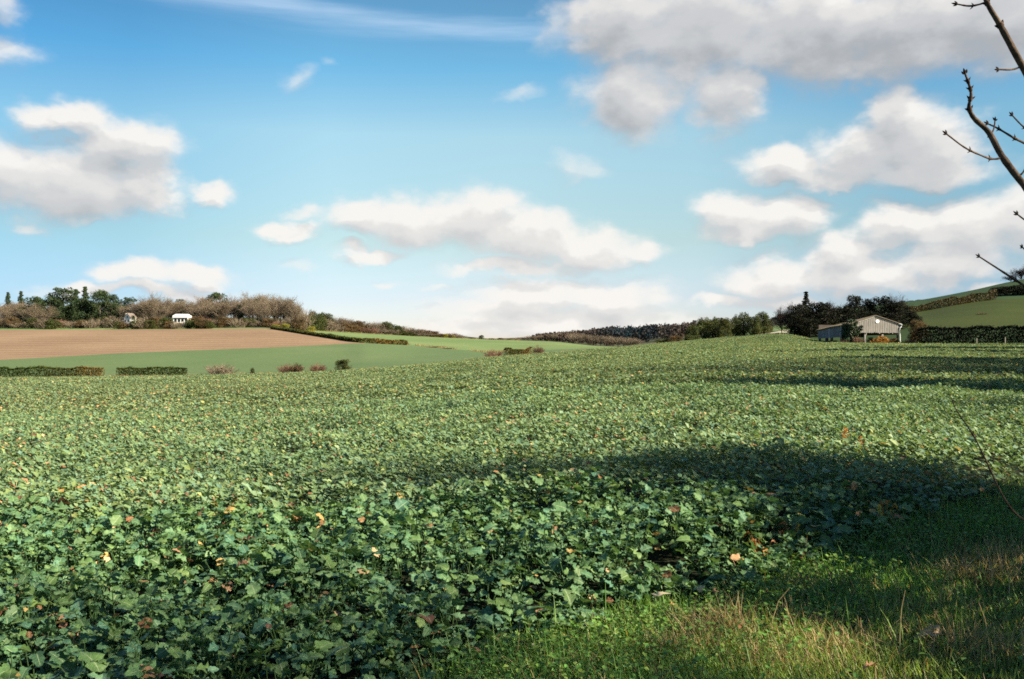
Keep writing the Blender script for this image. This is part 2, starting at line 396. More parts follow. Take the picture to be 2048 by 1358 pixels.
EZ = [EYE + (HV - EV[i]) / F * ED[i] for i in range(5)]
DG = np.concatenate([np.geomspace(3, 150, 70), np.linspace(153, 620, 240), np.geomspace(630, 12000, 60)])
def pchip(xk, yk, x):
    h = np.diff(xk); dl = np.diff(yk) / h; m = np.zeros_like(yk)
    m[0] = dl[0]; m[-1] = dl[-1]
    for i in range(1, len(xk) - 1):
        if dl[i - 1] * dl[i] > 0:
            w1, w2 = 2 * h[i] + h[i - 1], h[i] + 2 * h[i - 1]; m[i] = (w1 + w2) / (w1 / dl[i - 1] + w2 / dl[i])
    j = np.clip(np.searchsorted(xk, x) - 1, 0, len(h) - 1); tt = (x - xk[j]) / h[j]
    return ((2 * tt ** 3 - 3 * tt ** 2 + 1) * yk[j] + (tt ** 3 - 2 * tt ** 2 + tt) * h[j] * m[j] + (-2 * tt ** 3 + 3 * tt ** 2) * yk[j + 1] + (tt ** 3 - tt ** 2) * h[j] * m[j + 1])
S0 = smooth1(np.interp(fine_u, [-400, 0, 540, 980, 1190, 1350, 1450, 1600, 2048, 2500], [-.0245, -.0229, -.0187, -.0030, .0060, .0108, .0128, .0145, .0142, .0142]), 41)
ZT = np.zeros((len(fine_u), len(DG)))
for c in range(len(fine_u)):
    xk = [0.0, 140.0, ED[0][c]]; yk = [0.0, 140 * S0[c], EZ[0][c]]
    for i in range(1, 5):
        xk.append(max(ED[i][c], xk[-1] + 2)); yk.append(EZ[i][c])
    xk += [xk[-1] + 500, 3500, 12500]; yk += [yk[-1] - 12, -9.0, -9.0]
    ZT[c] = pchip(np.array(xk), np.array(yk), DG)
# the field is not a plane: long shallow swells
xx = (fine_u[:, None] - CU) / F * DG[None]; yy = np.repeat(DG[None], len(fine_u), 0)
ZT += fnoise(xx, yy, 5, 2, 1 / 38.0) * .28 * np.clip((yy - 8) / 40, 0, 1) * np.clip((185 - yy) / 40, 0, 1)
lD = np.log(DG)
def H(x, y):
    x = np.asarray(x, float); y = np.asarray(y, float)
    ye = np.maximum(y, 3.0); u = np.clip(CU + F * x / ye, fine_u[0], fine_u[-1])
    fi = (u - fine_u[0]) / 4.0; i = np.clip(fi.astype(int), 0, len(fine_u) - 2); fi = fi - i
    ly = np.log(ye); j = np.clip(np.searchsorted(lD, ly) - 1, 0, len(DG) - 2); fj = np.clip((ly - lD[j]) / (lD[j + 1] - lD[j]), 0, 1)
    return (ZT[i, j] * (1 - fi) + ZT[i + 1, j] * fi) * (1 - fj) + (ZT[i, j + 1] * (1 - fi) + ZT[i + 1, j + 1] * fi) * fj
def at(u, d): return (u - CU) / F * d
def G(u, d):
    x = at(u, d); return np.array((x, d, float(H(x, d))))
def edge_d(i, u): return np.interp(u, fine_u, ED[i])
def zrow(v, d): return EYE + (HV - v) / F * d

UCA = np.concatenate([-np.geomspace(30000, 420, 24), np.arange(-400, 2401, 10.0), np.geomspace(2420, 32000, 24)])
def strip(name, dlo, dhi, n, m, geo=False, ur=(-1e9, 1e9)):
    UC = UCA[(UCA >= ur[0]) & (UCA <= ur[1])]
    lo = np.array([dlo(u) for u in UC]); hi = np.maximum(np.array([dhi(u) for u in UC]), lo + .05)
    s = np.linspace(0, 1, n + 1)[None]
    D = lo[:, None] * (hi / lo)[:, None] ** s if geo else lo[:, None] + (hi - lo)[:, None] * s
    X = (UC[:, None] - CU) / F * D; Z = H(X, D)
    V = np.stack([X, D, Z], -1).reshape(-1, 3)
    i = np.arange(len(UC) - 1)[:, None] * (n + 1); j = np.arange(n)[None]
    Q = np.stack([i + j, i + n + 1 + j, i + n + 2 + j, i + j + 1], -1).reshape(-1, 4)
    return tag(mk(name, V, Q, m, smooth=True), kind='structure')
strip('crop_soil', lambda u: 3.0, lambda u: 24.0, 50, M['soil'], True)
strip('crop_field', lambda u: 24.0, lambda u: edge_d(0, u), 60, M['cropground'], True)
strip('green_field', lambda u: edge_d(0, u), lambda u: edge_d(1, u), 30, M['wheat'], ur=(-1e9, 1500))
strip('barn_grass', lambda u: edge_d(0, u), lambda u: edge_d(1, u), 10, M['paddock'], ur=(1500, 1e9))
strip('ploughed_field', lambda u: edge_d(1, u), lambda u: edge_d(2, u) , 40, M['plough'], ur=(-1e9, 730))
strip('rough_grass', lambda u: edge_d(1, u), lambda u: edge_d(2, u), 12, M['wheat'], ur=(730, 1500))
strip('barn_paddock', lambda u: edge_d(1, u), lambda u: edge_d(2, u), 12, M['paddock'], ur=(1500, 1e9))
strip('upper_field', lambda u: edge_d(2, u), lambda u: edge_d(3, u), 40, M['upper'], ur=(-1e9, 1600))
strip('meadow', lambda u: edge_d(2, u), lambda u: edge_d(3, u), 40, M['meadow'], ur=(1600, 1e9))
strip('wooded_hills', lambda u: edge_d(3, u), lambda u: edge_d(4, u), 30, M['farland'], ur=(-1e9, 1700))
strip('hilltop_field', lambda u: edge_d(3, u), lambda u: edge_d(4, u), 30, M['hilltop'], ur=(1700, 1e9))
strip('far_ground', lambda u: edge_d(4, u), lambda u: 9000.0, 40, M['farland'], True)
# the verge behind and beside the camera
gx = np.concatenate([-np.geomspace(48, 3, 14), np.linspace(-2.6, 2.6, 14), np.geomspace(3, 48, 14)]); gy = np.linspace(-60, 3.0, 30)
GX, GY = np.meshgrid(gx, gy, indexing='ij'); V = np.stack([GX, GY, H(GX, GY)], -1).reshape(-1, 3)
i = np.arange(len(gx) - 1)[:, None] * len(gy); j = np.arange(len(gy) - 1)[None]
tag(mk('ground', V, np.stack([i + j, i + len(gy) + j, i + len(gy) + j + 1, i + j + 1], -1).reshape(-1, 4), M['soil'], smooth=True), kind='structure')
# ------------------------------------------------------------------ the rape crop
def leaf_proto(nl, nw, seed, droop=.18, wave=.05, fold=.22, lobes=True):
    """a rounded, wavy-edged brassica leaf, length 1 along +x"""
    r = rs(seed); tt = np.linspace(0, 1, nl + 1); ss = np.linspace(-1, 1, nw + 1)
    wd = .40 * np.sin(np.pi * np.clip(tt, 0, 1) ** .82) ** .62 * (1 + (.20 * np.sin(tt * 17 + r.rand() * 6) + .13 * np.sin(tt * 31 + r.rand() * 6) if lobes else 0)) + .012
    Tm, Sm = np.meshgrid(tt, ss, indexing='ij'); W = wd[:, None] * Sm
    Z = fold * np.abs(W) * (1 - .6 * Tm) - droop * Tm ** 2 + wave * np.sin(Tm * 14 + r.rand() * 6) * Sm ** 2 * np.sign(Sm + 1e-6) + wave * .8 * np.sin(Tm * 23 + 2) * Sm ** 2
    V = np.stack([Tm, W, Z], -1).reshape(-1, 3); k = nw + 1
    i = np.arange(nl)[:, None] * k; j = np.arange(nw)[None]
    Q = np.stack([i + j, i + k + j, i + k + j + 1, i + j + 1], -1).reshape(-1, 4)
    return V, Q, np.stack([Tm, Sm], -1).reshape(-1, 2)

# line between the crop and the grass verge, from the gateway outwards
EX = np.array([-14.0, -4, -1.2, -.56, -.15, .35, 1.22, 1.75, 2.27, 3.2, 4.38, 6.0, 12, 120]); EY_ = np.array([-8.0, .8, 3.3, 4.15, 4.75, 5.1, 5.65, 6.2, 6.9, 7.8, 8.8, 10.4, 17, 160])
def in_crop(x, y):
    return y > np.interp(x, EX, EY_) + .28 * fnoise(x, y, 3, 2, 1.1)
def crop_points(dlo, dhi, dens, seed, umargin=260):
    r = rs(seed); s0, s1 = (0 - umargin - CU) / F, (2048 + umargin - CU) / F
    n = int(dens * (s1 - s0) * (dhi ** 2 - dlo ** 2) / 2)
    y = np.sqrt(dlo ** 2 + r.rand(n) * (dhi ** 2 - dlo ** 2)); x = (s0 + r.rand(n) * (s1 - s0)) * y
    if dlo < 4: x = x + (r.rand(n) - .5) * 2.0
    if dlo < 20:
        gp = fnoise(x, y, 61, 3, .8); k0 = gp > -.52 + .15 * r.rand(n); x, y = x[k0], y[k0]
    k = in_crop(x, y) & (y < np.interp(CU + F * x / y, fine_u, ED[0]) - .5)
    return x[k], y[k], r
def vigour(x, y):       # where the crop stands taller and shorter
    return np.clip(.5 + .38 * fnoise(x, y, 11, 3, .33) + .34 * fnoise(x, y, 12, 2, 1.3), 0, 1)
def tints(n, r, x, y, low, dead=.03, base=1.0, gain=1.0):
    b = .78 + .44 * r.rand(n); h = r.rand(n)
    c = np.stack([b * (.85 + .35 * h), b * (.95 + .10 * h), b * (1.12 - .45 * h)], -1)
    blue = r.rand(n) < .3; c[blue] *= (.88, 1.0, 1.28)
    pale = r.rand(n) < .14; c[pale] *= (1.6, 1.35, 1.4)
    patch = np.clip(fnoise(x, y, 21, 3, .12) + .15 - .02 * x / np.maximum(y, 1) * 30, 0, 1)
    p = dead * (.45 + 2.2 * patch) * (1 + .8 * low)
    q = r.rand(n); de = q < p
    pal = np.array([(.22, .095, .045), (.36, .19, .085), (.46, .30, .10), (.46, .31, .17), (.15, .065, .04), (.40, .22, .12)]) / base / gain
    c[de] = pal[r.randint(0, len(pal), de.sum())] * (.7 + .6 * r.rand(de.sum(), 1))
    return c
def crop_layer(dlo, dhi, dens, kmin, kmax, size, protos, seed, hgt=.34, dead=.03, flat=.25, gain=1.0, top=.25):
    x, y, r = crop_points(dlo, dhi, dens, seed)
    k = r.randint(kmin, kmax + 1, len(x)); X = np.repeat(x, k); Y = np.repeat(y, k); n = len(X)
    vg = vigour(X, Y); edge = np.clip((Y - np.interp(X, EX, EY_)) / .7, .35, 1)
    yaw = r.rand(n) * 6.2832; lvl = r.rand(n) ** .8
    rad = .02 + .13 * r.rand(n); hh = hgt * (.38 + 1.0 * vg) * edge
    Pz = H(X, Y) + hh * (top + (1 - top) * lvl) * (.85 + .3 * r.rand(n))
    P = np.stack([X + np.cos(yaw) * rad, Y + np.sin(yaw) * rad, Pz], -1)
    s = size[0] + (size[1] - size[0]) * r.rand(n) ** 1.6; s *= (.8 + .4 * vg)
    pitch = R(8) + R(62) * (r.rand(n) - .3); roll = (r.rand(n) - .5) * R(95)
    hel = r.rand(n) < flat      # leaves that hold their upper face to the light
    sa = math.atan2(-S.y, -S.x); yl = sa + r.randn(n) * .75 + .35
    yaw = np.where(hel, yl, yaw); pitch = np.where(hel, R(38) + R(17) * r.randn(n), pitch); roll = np.where(hel, r.randn(n) * R(20), roll)
    big = r.rand(n) < .06; s[big] *= 1.45
    col = tints(n, r, X, Y, lvl < .3, dead, np.array((.082, .158, .068) if dhi < 30 else (.152, .205, .100)), gain) * gain
    Mx = rotmats(yaw, pitch, roll); which = r.randint(0, len(protos), n)
    Vs, Fs, Cs, Us, off = [], [], [], [], 0
    for q, (pv, pf, pu) in enumerate(protos):
        m = which == q
        v, f = scatter((pv, pf), P[m], Mx[m], s[m]); Vs.append(v); Fs.append(f + off); off += len(v)
        Cs.append(np.repeat(col[m], len(pv), 0)); Us.append(np.tile(pu, (m.sum(), 1)))
    # leaf stalks, near the camera only
    if dlo < 4:
        m = (Y < 7.5) & (r.rand(n) < .4); base = np.stack([X[m], Y[m], H(X[m], Y[m]) + .02], -1)
        Sg = np.concatenate([base, P[m], np.full((m.sum(), 1), .0045), np.full((m.sum(), 1), .003)], 1)
        v, f = segs_tubes(Sg, 4); Vs.append(v); Fs.append(f + off); off += len(v)
        Cs.append(np.tile((.6, .62, .5), (len(v), 1))); Us.append(np.tile((0, 1), (len(v), 1)))
    return np.concatenate(Vs), np.concatenate(Fs), np.concatenate(Cs), np.concatenate(Us)
near = [leaf_proto(9, 6, s_, [.1, .3, .2, .5, .15, .8][s_], [.05, .07, .09, .06, .1, .05][s_], [.2, .35, .15, .3, .5, .4][s_]) for s_ in range(6)]
midl = [leaf_proto(2, 2, 20 + s_, .15, .09, .3) for s_ in range(4)]
farl = [leaf_proto(2, 1, 40 + s_, .25, .12, .3, False) for s_ in range(3)]
A = crop_layer(2.2, 8.5, 52, 12, 18, (.030, .098), near, 1, dead=.04, gain=np.array((1.08, 1.1, 1.1)))
B = crop_layer(8.5, 27, 62, 12, 15, (.030, .082), midl, 2, dead=.045, flat=.55, gain=np.array((1.66, 1.34, 1.5)), top=.4)
Cc = crop_layer(27, 80, 26, 8, 10, (.055, .115), farl, 3, dead=.05, flat=.6, top=.5)
Dd = crop_layer(80, 250, 6.5, 5, 7, (.10, .19), farl, 4, dead=.045, flat=.6, top=.5)
def join(*Ls):
    off = 0; out = [[], [], [], []]
    for v, f, c, u in Ls:
        out[0].append(v); out[1].append(f + off); out[2].append(c); out[3].append(u); off += len(v)
    return [np.concatenate(o) for o in out]
v, f, c, u = join(A, B)
o = mk('rape_crop', v, f, M['leaf'], col=c, luv=u, smooth=True)
tag(o, 'leafy blue-green rape plants with scattered yellow and brown leaves nearest the viewer', 'crop', kind='stuff')
v, f, c, u = join(Cc, Dd)
o = mk('distant_rape_crop', v, f, M['leaf_far'], col=c, smooth=True)
tag(o, 'fine-textured green crop covering the far part of the field up to the barn', 'crop', kind='stuff')
# ------------------------------------------------------------------ trees, bushes and hedges (about 1 unit = 1 m, built 10 m tall, scaled when placed)
def bare_tree(seed, spread=.55, trunk_h=.3, limbs=6, twigs=3, twig_r=.016, up=.55):
    """leafless broadleaf tree: (trunk segments, crown segments)"""
    r = rs(seed); T, K = [], []
    def grow(p, d, L, rad, lev):
        n = 3 if lev < 2 else 2; q = p
        for i in range(n):
            d = d + r.randn(3) * (.10 + .05 * lev); d[2] += .07 if lev > 1 else .02; d /= np.linalg.norm(d)
            e = q + d * L / n; r0 = rad * (1 - .45 * i / n); r1 = rad * (1 - .45 * (i + 1) / n)
            (T if lev < 2 else K).append((*q, *e, r0, r1)); q = e
            if lev >= 1 and lev < 4:
                for _ in range(2 if lev == 1 else twigs):
                    a = r.rand() * 6.28; s = np.array((math.cos(a), math.sin(a), .25 + .4 * r.rand())); dd = d * .75 + s * .75; dd /= np.linalg.norm(dd)
                    grow(q - d * L / n * r.rand() * .6, dd, L * (.48 + .22 * r.rand()), max(rad * .42, twig_r), lev + 1)
        if lev == 4: return
        if lev >= 1: 
            for _ in range(2):
                dd = d + r.randn(3) * .35; dd /= np.linalg.norm(dd)
                grow(q, dd, L * (.5 + .2 * r.rand()), max(rad * .5, twig_r), lev + 1)
    top = np.array((.15 * r.randn(), .15 * r.randn(), 10 * trunk_h))
    T.append((0, 0, -.3, *(top * .5), .26, .21)); T.append((*(top * .5), *top, .21, .18))
    for i in range(limbs):
        a = i * 6.28 / limbs + r.rand(); out = spread * (.5 + .8 * r.rand())
        d = np.array((math.cos(a) * out, math.sin(a) * out, up + .5 * r.rand())); d /= np.linalg.norm(d)
        grow(top * (.75 + .25 * r.rand()), d, 10 * (1 - trunk_h) * (.52 + .16 * r.rand()), .11, 1)
    d = np.array((.05 * r.randn(), .05 * r.randn(), 1.0)); grow(top, d, 10 * (1 - trunk_h) * .62, .13, 1)
    T, K = np.array(T), np.array(K)
    k = 10.0 / max(K[:, 5].max(), 1); T *= k; K *= k
    return T, K
RHOMB = (np.array([(-.5, 0, 0), (0, -.32, .06), (.5, 0, 0), (0, .32, .06)], float), np.array([[0, 1, 2, 3]]))
def leafcloud(cent, rad, n, size, r, squash=.75, shell=.55, bright=(.7, 1.35)):
    """n leaves round every clump centre"""
    m = len(cent); d = r.randn(m * n, 3); d /= np.linalg.norm(d, axis=1)[:, None]
    q = d * (shell + (1 - shell) * r.rand(m * n, 1)) ; q[:, 2] *= squash
    P = np.repeat(cent, n, 0) + q * np.repeat(np.broadcast_to(rad, (m,)), n)[:, None]
    s = size * (.6 + .8 * r.rand(m * n))
    v, f = scatter(RHOMB, P, rotmats(r.rand(m * n) * 6.28, (r.rand(m * n) - .5) * 2.4, (r.rand(m * n) - .5) * 3), s)
    cb = np.repeat(bright[0] + (bright[1] - bright[0]) * r.rand(m), n) * (.7 + .6 * r.rand(m * n)); hue = np.repeat(r.rand(m), n) * .25
    c = np.stack([cb * (.92 + hue), cb, cb * (1.0 - hue)], -1)
    return v, f, np.repeat(c, 4, 0)
def crown_evergreen(seed, kind):
    r = rs(seed)
    if kind == 'pine':       # flat-topped clumps on a tall bare stem
        n = 34; z = 4.2 + 5.4 * r.rand(n) ** .8; w = 2.6 * np.sqrt(np.clip(1 - ((z - 6.6) / 3.6) ** 2, .05, 1))
        a = r.rand(n) * 6.28; q = np.sqrt(r.rand(n)) * w
        return leafcloud(np.stack([np.cos(a) * q, np.sin(a) * q, z], -1), .75 + .5 * r.rand(n), 85, .34, r, .6)
    if kind == 'spruce':
        z = np.repeat(np.linspace(.9, 9.9, 20), 11); k = len(z); w = (10.3 - z) * .30 * (.6 + .6 * r.rand(k)) + .1
        a = r.rand(k) * 6.28; q = (.3 + .7 * r.rand(k)) * w
        return leafcloud(np.stack([np.cos(a) * q, np.sin(a) * q, z - q * .25], -1), .42, 18, .34, r, .5)
    if kind == 'round':      # yew, holm oak, ivy-clad: dense to the ground
        n = 60; z = .6 + 8.6 * r.rand(n); w = 3.4 * np.sqrt(np.clip(1 - ((z - 4.6) / 5.2) ** 2, .04, 1)) * (.75 + .4 * r.rand(n))
        a = r.rand(n) * 6.28; q = r.rand(n) ** .4 * w
        return leafcloud(np.stack([np.cos(a) * q, np.sin(a) * q, z], -1), .95 + .5 * r.rand(n), 95, .36, r, .85)
    if kind == 'bush':       # hawthorn and scrub, wider than tall
        n = 55; z = .4 + 7.6 * r.rand(n); w = 5.2 * np.sqrt(np.clip(1 - ((z - 3.4) / 6.4) ** 2, .04, 1)) * (.65 + .5 * r.rand(n))
        a = r.rand(n) * 6.28; q = r.rand(n) ** .45 * w
        return leafcloud(np.stack([np.cos(a) * q, np.sin(a) * q, z], -1), 1.35 + .8 * r.rand(n), 95, .5, r, .9)
def stem_segs(h, r0, seed, lean=.025, forks=5):
    r = rs(seed); S_ = []; q = np.array((0, 0, -.3)); 
    for i in range(5):
        e = np.array((lean * r.randn() * i, lean * r.randn() * i, h * (i + 1) / 5)); S_.append((*q, *e, r0 * (1 - i / 6), r0 * (1 - (i + 1) / 6))); q = e
        if i > 1 and forks and i < 4:
            for _ in range(forks):
                a = r.rand() * 6.28; L = h * .22 * (.6 + .8 * r.rand()); S_.append((*q, *(q + L * np.array((math.cos(a), math.sin(a), .5))), r0 * .3, r0 * .1))
    return np.array(S_)
def shrub_twigs(seed, w=4.5, n=70):
    """many thin stems fanning from the ground, a leafless thicket"""
    r = rs(seed); S_ = []
    for i in range(n):
        a = r.rand() * 6.28; o = r.rand() ** .6 * w * .45; p = np.array((math.cos(a) * o, math.sin(a) * o, 0.0))
        d = np.array((math.cos(a) * .5 * r.rand(), math.sin(a) * .5 * r.rand(), 1.0)); L = 10 * (.55 + .45 * r.rand()) * (1 - .35 * (o / (w * .5)) ** 2)
        q = p
        for j in range(4):
            d = d + r.randn(3) * .16; d /= np.linalg.norm(d); e = q + d * L / 4; S_.append((*q, *e, .09 * (1 - j * .2), .09 * (1 - (j + 1) * .2)))
            q = e
            for _ in range(7 if j > 0 else 2):
                dd = d * .5 + r.randn(3) * .55; dd[2] = abs(dd[2]) * .8 + .1; S_.append((*(q - d * L / 4 * r.rand()), *(q + dd * L * (.12 + .14 * r.rand())), .055, .03))
    S_ = np.array(S_); k = 10 / S_[:, 5].max(); return S_ * k
PROTO = {}
def proto_bare(key, seed, mt, mb, **k):
    T, K = bare_tree(seed, **k)
    vt, ft = segs_tubes(T, 5); vk, fk = segs_tubes(K, 3); r = rs(seed + 9)
    PROTO[key] = [('trunk', mk('trunk', vt, ft, mb, col=np.ones((len(vt), 3)), link=False).data),
                  ('crown', mk('crown', vk, fk, mt, col=np.repeat(.75 + .5 * r.rand(len(K)), 6)[:, None] * np.ones(3), link=False).data)]
def proto_leafy(key, seed, kind, ml, mb, h, r0):
    v, f, c = crown_evergreen(seed, kind); vs, fs = segs_tubes(stem_segs(h, r0, seed, forks=0 if kind == 'spruce' else 5), 5)
    PROTO[key] = [('trunk', mk('trunk', vs, fs, mb, col=np.ones((len(vs), 3)), link=False).data),
                  ('crown', mk('crown', v, f, ml, col=c, link=False).data)]
def proto_shrub(key, seed, mt, w, leaf=None):
    S_ = shrub_twigs(seed, w); v, f = segs_tubes(S_, 3); r = rs(seed)
    PROTO[key] = [('stems', mk('stems', v, f, mt, col=np.repeat(.7 + .6 * r.rand(len(S_)), 6)[:, None] * np.ones(3), link=False).data)]
    if leaf:
        cc = S_[r.randint(0, len(S_), 90), 3:6]; v, f, c = leafcloud(cc, .8, 14, .55, r)
        PROTO[key].append(('foliage', mk('foliage', v, f, leaf, col=c, link=False).data))
for i in range(3): proto_bare(f'bare{i}', 100 + i, M['twig'], M['bark'], spread=[.6, .8, .5][i], trunk_h=[.17, .13, .2][i], limbs=[8, 9, 7][i])
for i in range(2): proto_bare(f'baredark{i}', 110 + i, M['twig_dark'], M['bark_dark'], spread=[.7, .5][i], trunk_h=.14, twigs=3, limbs=8)
proto_bare('slim', 120, M['twig'], M['bark'], spread=.3, trunk_h=.3, limbs=6, up=.9)
for i in range(3): proto_leafy(f'pine{i}', 130 + i, 'pine', M['evergreen'], M['bark'], 8.5, .26)
for i in range(2): proto_leafy(f'spruce{i}', 140 + i, 'spruce', M['evergreen'], M['bark'], 9.6, .2)
for i in range(2): proto_leafy(f'round{i}', 150 + i, 'round', M['evergreen'], M['bark'], 7.5, .3)
for i in range(3): proto_leafy(f'dark{i}', 160 + i, 'round', M['dark_green'], M['bark_dark'], 7.5, .3)
proto_leafy('darkspruce', 165, 'spruce', M['dark_green'], M['bark_dark'], 9.6, .2)
for i in range(3): proto_leafy(f'scrub{i}', 170 + i, 'bush', M['scrubgreen'], M['bark_dark'], 6, .3)
for i in range(2): proto_leafy(f'olive{i}', 175 + i, 'bush', M['olive'], M['bark'], 6, .3)
proto_leafy('gorse', 178, 'bush', M['gorse'], M['bark'], 5, .25)
for i in range(2): proto_leafy(f'brownbush{i}', 180 + i, 'bush', M['brownleaf'], M['bark_dark'], 6, .3)
for i in range(3): proto_shrub(f'thicket{i}', 190 + i, M['twig'], 11, None)
for i in range(3): proto_shrub(f'redthicket{i}', 195 + i, M['twig_red'], 12, None)
proto_shrub('mixed', 199, M['twig_red'], 12, M['hedgeleaf'])

PLACED = []
def plant(name, key, u, d, vtop, wpx=None, rz=None, vbase=None, seed=0):
    """a copy of a prototype standing on the ground at column u, distance d, its top at row vtop"""
    g_ = G(u, d); h = max((zrow(vtop, d) - g_[2]), .5); s = h / 10.0
    wdt = {'bare': 7.5, 'slim': 4.5, 'pine': 5.6, 'spru': 4.6, 'roun': 7.6, 'dark': 7.6, 'scru': 12, 'oliv': 12, 'gors': 12, 'brow': 12, 'thic': 11, 'redt': 12, 'mixe': 12}[key[:4]]
    if key == 'darkspruce': wdt = 4.6
    sx = s if wpx is None else wpx / F * d / wdt
    o = empty(name, tuple(g_), ((sum(map(ord, key)) * 37 + int(round(u)) * 91) % 628) / 100 if rz is None else rz)
    o.scale = (sx, sx, s)
    for nm, me in PROTO[key]:
        c = bpy.data.objects.new(nm, me); C.objects.link(c); c.parent = o
    PLACED.append((o, u)); return o
def ordinal(n): return ['first', 'second', 'third', 'fourth', 'fifth', 'sixth', 'seventh', 'eighth', 'ninth', 'tenth', 'eleventh', 'twelfth', 'thirteenth', 'fourteenth', 'fifteenth', 'sixteenth', 'seventeenth', 'eighteenth', 'nineteenth', 'twentieth'][n]
def label_row(items, marks, where):
    """items (object, u, descr): label each by its order from the nearest landmark, counting only its own kind"""
    cnt = {}
    byk = {}
    for o, u, de in sorted(items, key=lambda q: q[1]):
        m = min(marks, key=lambda q: abs(q[0] - u)); sd = 'right' if u > m[0] else 'left'
        byk.setdefault((de, m, sd), []).append((o, u))
    for (de, m, sd), L in byk.items():
        L.sort(key=lambda q: abs(q[1] - m[0]))
        for k, (o, u) in enumerate(L):
            o['label'] = f"{ordinal(k)} {de} {sd} of {m[1]}" if len(L) > 1 else f"{de} {sd} of {m[1]}"
r_ = rs(77)
# ---- the wooded ridge on the left
conif = [(16, 585, 'spruce0', 22), (42, 583, 'spruce1', 24), (152, 579, 'spruce0', 26), (170, 574, 'spruce1', 30)]
pines = [(70, 592, 'round1', 44), (100, 588, 'round0', 40), (127, 575, 'pine2', 50), (146, 592, 'round1', 40), (200, 579, 'round1', 46), (228, 588, 'round0', 44), (258, 594, 'pine2', 26), (360, 598, 'pine1', 18), (433, 584, 'round1', 44), (487, 602, 'round0', 26), (180, 602, 'round0', 40), (118, 606, 'round0', 44), (210, 604, 'round1', 36), (60, 612, 'round1', 40), (240, 618, 'round0', 34), (284, 616, 'round1', 28), (88, 600, 'round1', 40), (163, 596, 'round0', 40), (78, 616, 'round0', 40), (140, 610, 'round1', 44), (112, 622, 'round1', 44), (194, 618, 'round0', 44), (232, 606, 'round1', 34), (505, 598, 'pine1', 26), (520, 612, 'round1', 20)]
bares = [(4, 604, 45), (26, 600, 44), (52, 598, 40), (80, 602, 44), (108, 612, 40), (240, 604, 40), (276, 601, 38), (287, 604, 30), (315, 585, 46), (343, 602, 40), (395, 606, 36), (415, 593, 38), (452, 598, 34), (468, 591, 38), (497, 595, 34), (516, 588, 38), (536, 590, 36), (553, 591, 34), (570, 594, 36), (586, 600, 30), (596, 606, 26)]
bares += [(14, 608, 40), (300, 606, 40), (330, 610, 40), (378, 612, 40), (405, 608, 40), (445, 606, 40), (476, 604, 40), (507, 603, 38), (528, 600, 38), (546, 602, 36), (562, 603, 36), (577, 606, 34), (265, 606, 44), (296, 598, 40), (322, 596, 44), (352, 606, 44), (385, 602, 44), (412, 602, 40), (430, 606, 40), (36, 606, 46)]
items = []
for u, v, k, w_ in conif: items.append((plant('conifer_tree', k, u, 405 + r_.rand() * 20, v, w_ * 1.15), u, 'narrow spiky dark conifer'))
for u, v, k, w_ in pines: items.append((plant('pine_tree', k, u, 392 + r_.rand() * 25, v, w_ * 1.12), u, 'dark green pine with a dense crown'))
for i, (u, v, w_) in enumerate([(u, v - (7 if u > 290 else 2), w_) for u, v, w_ in bares]): items.append((plant('bare_tree', ['bare0', 'slim', 'bare2', 'bare1', 'slim'][i % 5] if u < 500 else ['slim', 'bare2', 'bare0'][i % 3], u, 385 + r_.rand() * 40, v, w_ * 1.1), u, 'leafless brown tree on the ridge'))
MARK = [(0, 'the left picture edge'), (255, 'the white gabled cottage'), (365, 'the long white bungalow'), (433, 'the big round pine'), (600, 'the ridge end')]
label_row(items, MARK, 'ridge')
for o, u, de in items: o['category'] = 'tree'; o['group'] = 'trees along the wooded ridge'
# second storey of lower, browner trees and scrub at the foot of the ridge
low = []
for i in range(30):
    u = i * 20.5 + 8 * r_.rand() - 2; v = 628 + 12 * r_.rand()
    if 240 < u < 268 or 335 < u < 392: v = 645
    key = ['thicket0', 'brownbush0', 'thicket1', 'olive0', 'thicket2', 'brownbush1', 'redthicket0'][i % 7]
    low.append((plant('shrub', key, u, 372 + r_.rand() * 8, v, 30 + 14 * r_.rand()), u, {'t': 'grey-brown leafless thicket', 'b': 'rusty brown scrub bush', 'o': 'olive green scrub bush', 'r': 'reddish leafless thicket'}[key[0]] + ' below the ridge trees'))
for u, v, k, w_, de in [(106, 636, 'scrub0', 34, 'dark green bush below the ridge trees'), (331, 632, 'scrub1', 28, 'dark green bush beside the bungalow'), (378, 636, 'scrub2', 22, 'round green bush in front of the bungalow'), (265, 630, 'round0', 12, 'small dark evergreen beside the cottage'), (552, 648, 'gorse', 22, 'yellow flowering bush at the field corner'), (571, 645, 'gorse', 20, 'yellow flowering bush at the field corner'), (622, 651, 'gorse', 24, 'yellow flowering bush on the wooded slope')]:
    low.append((plant('shrub', k, u, 366, v, w_), u, de))
label_row(low, MARK, 'ridge')
for o, u, de in low: o['category'] = 'shrub'; o['group'] = 'scrub below the ridge trees'
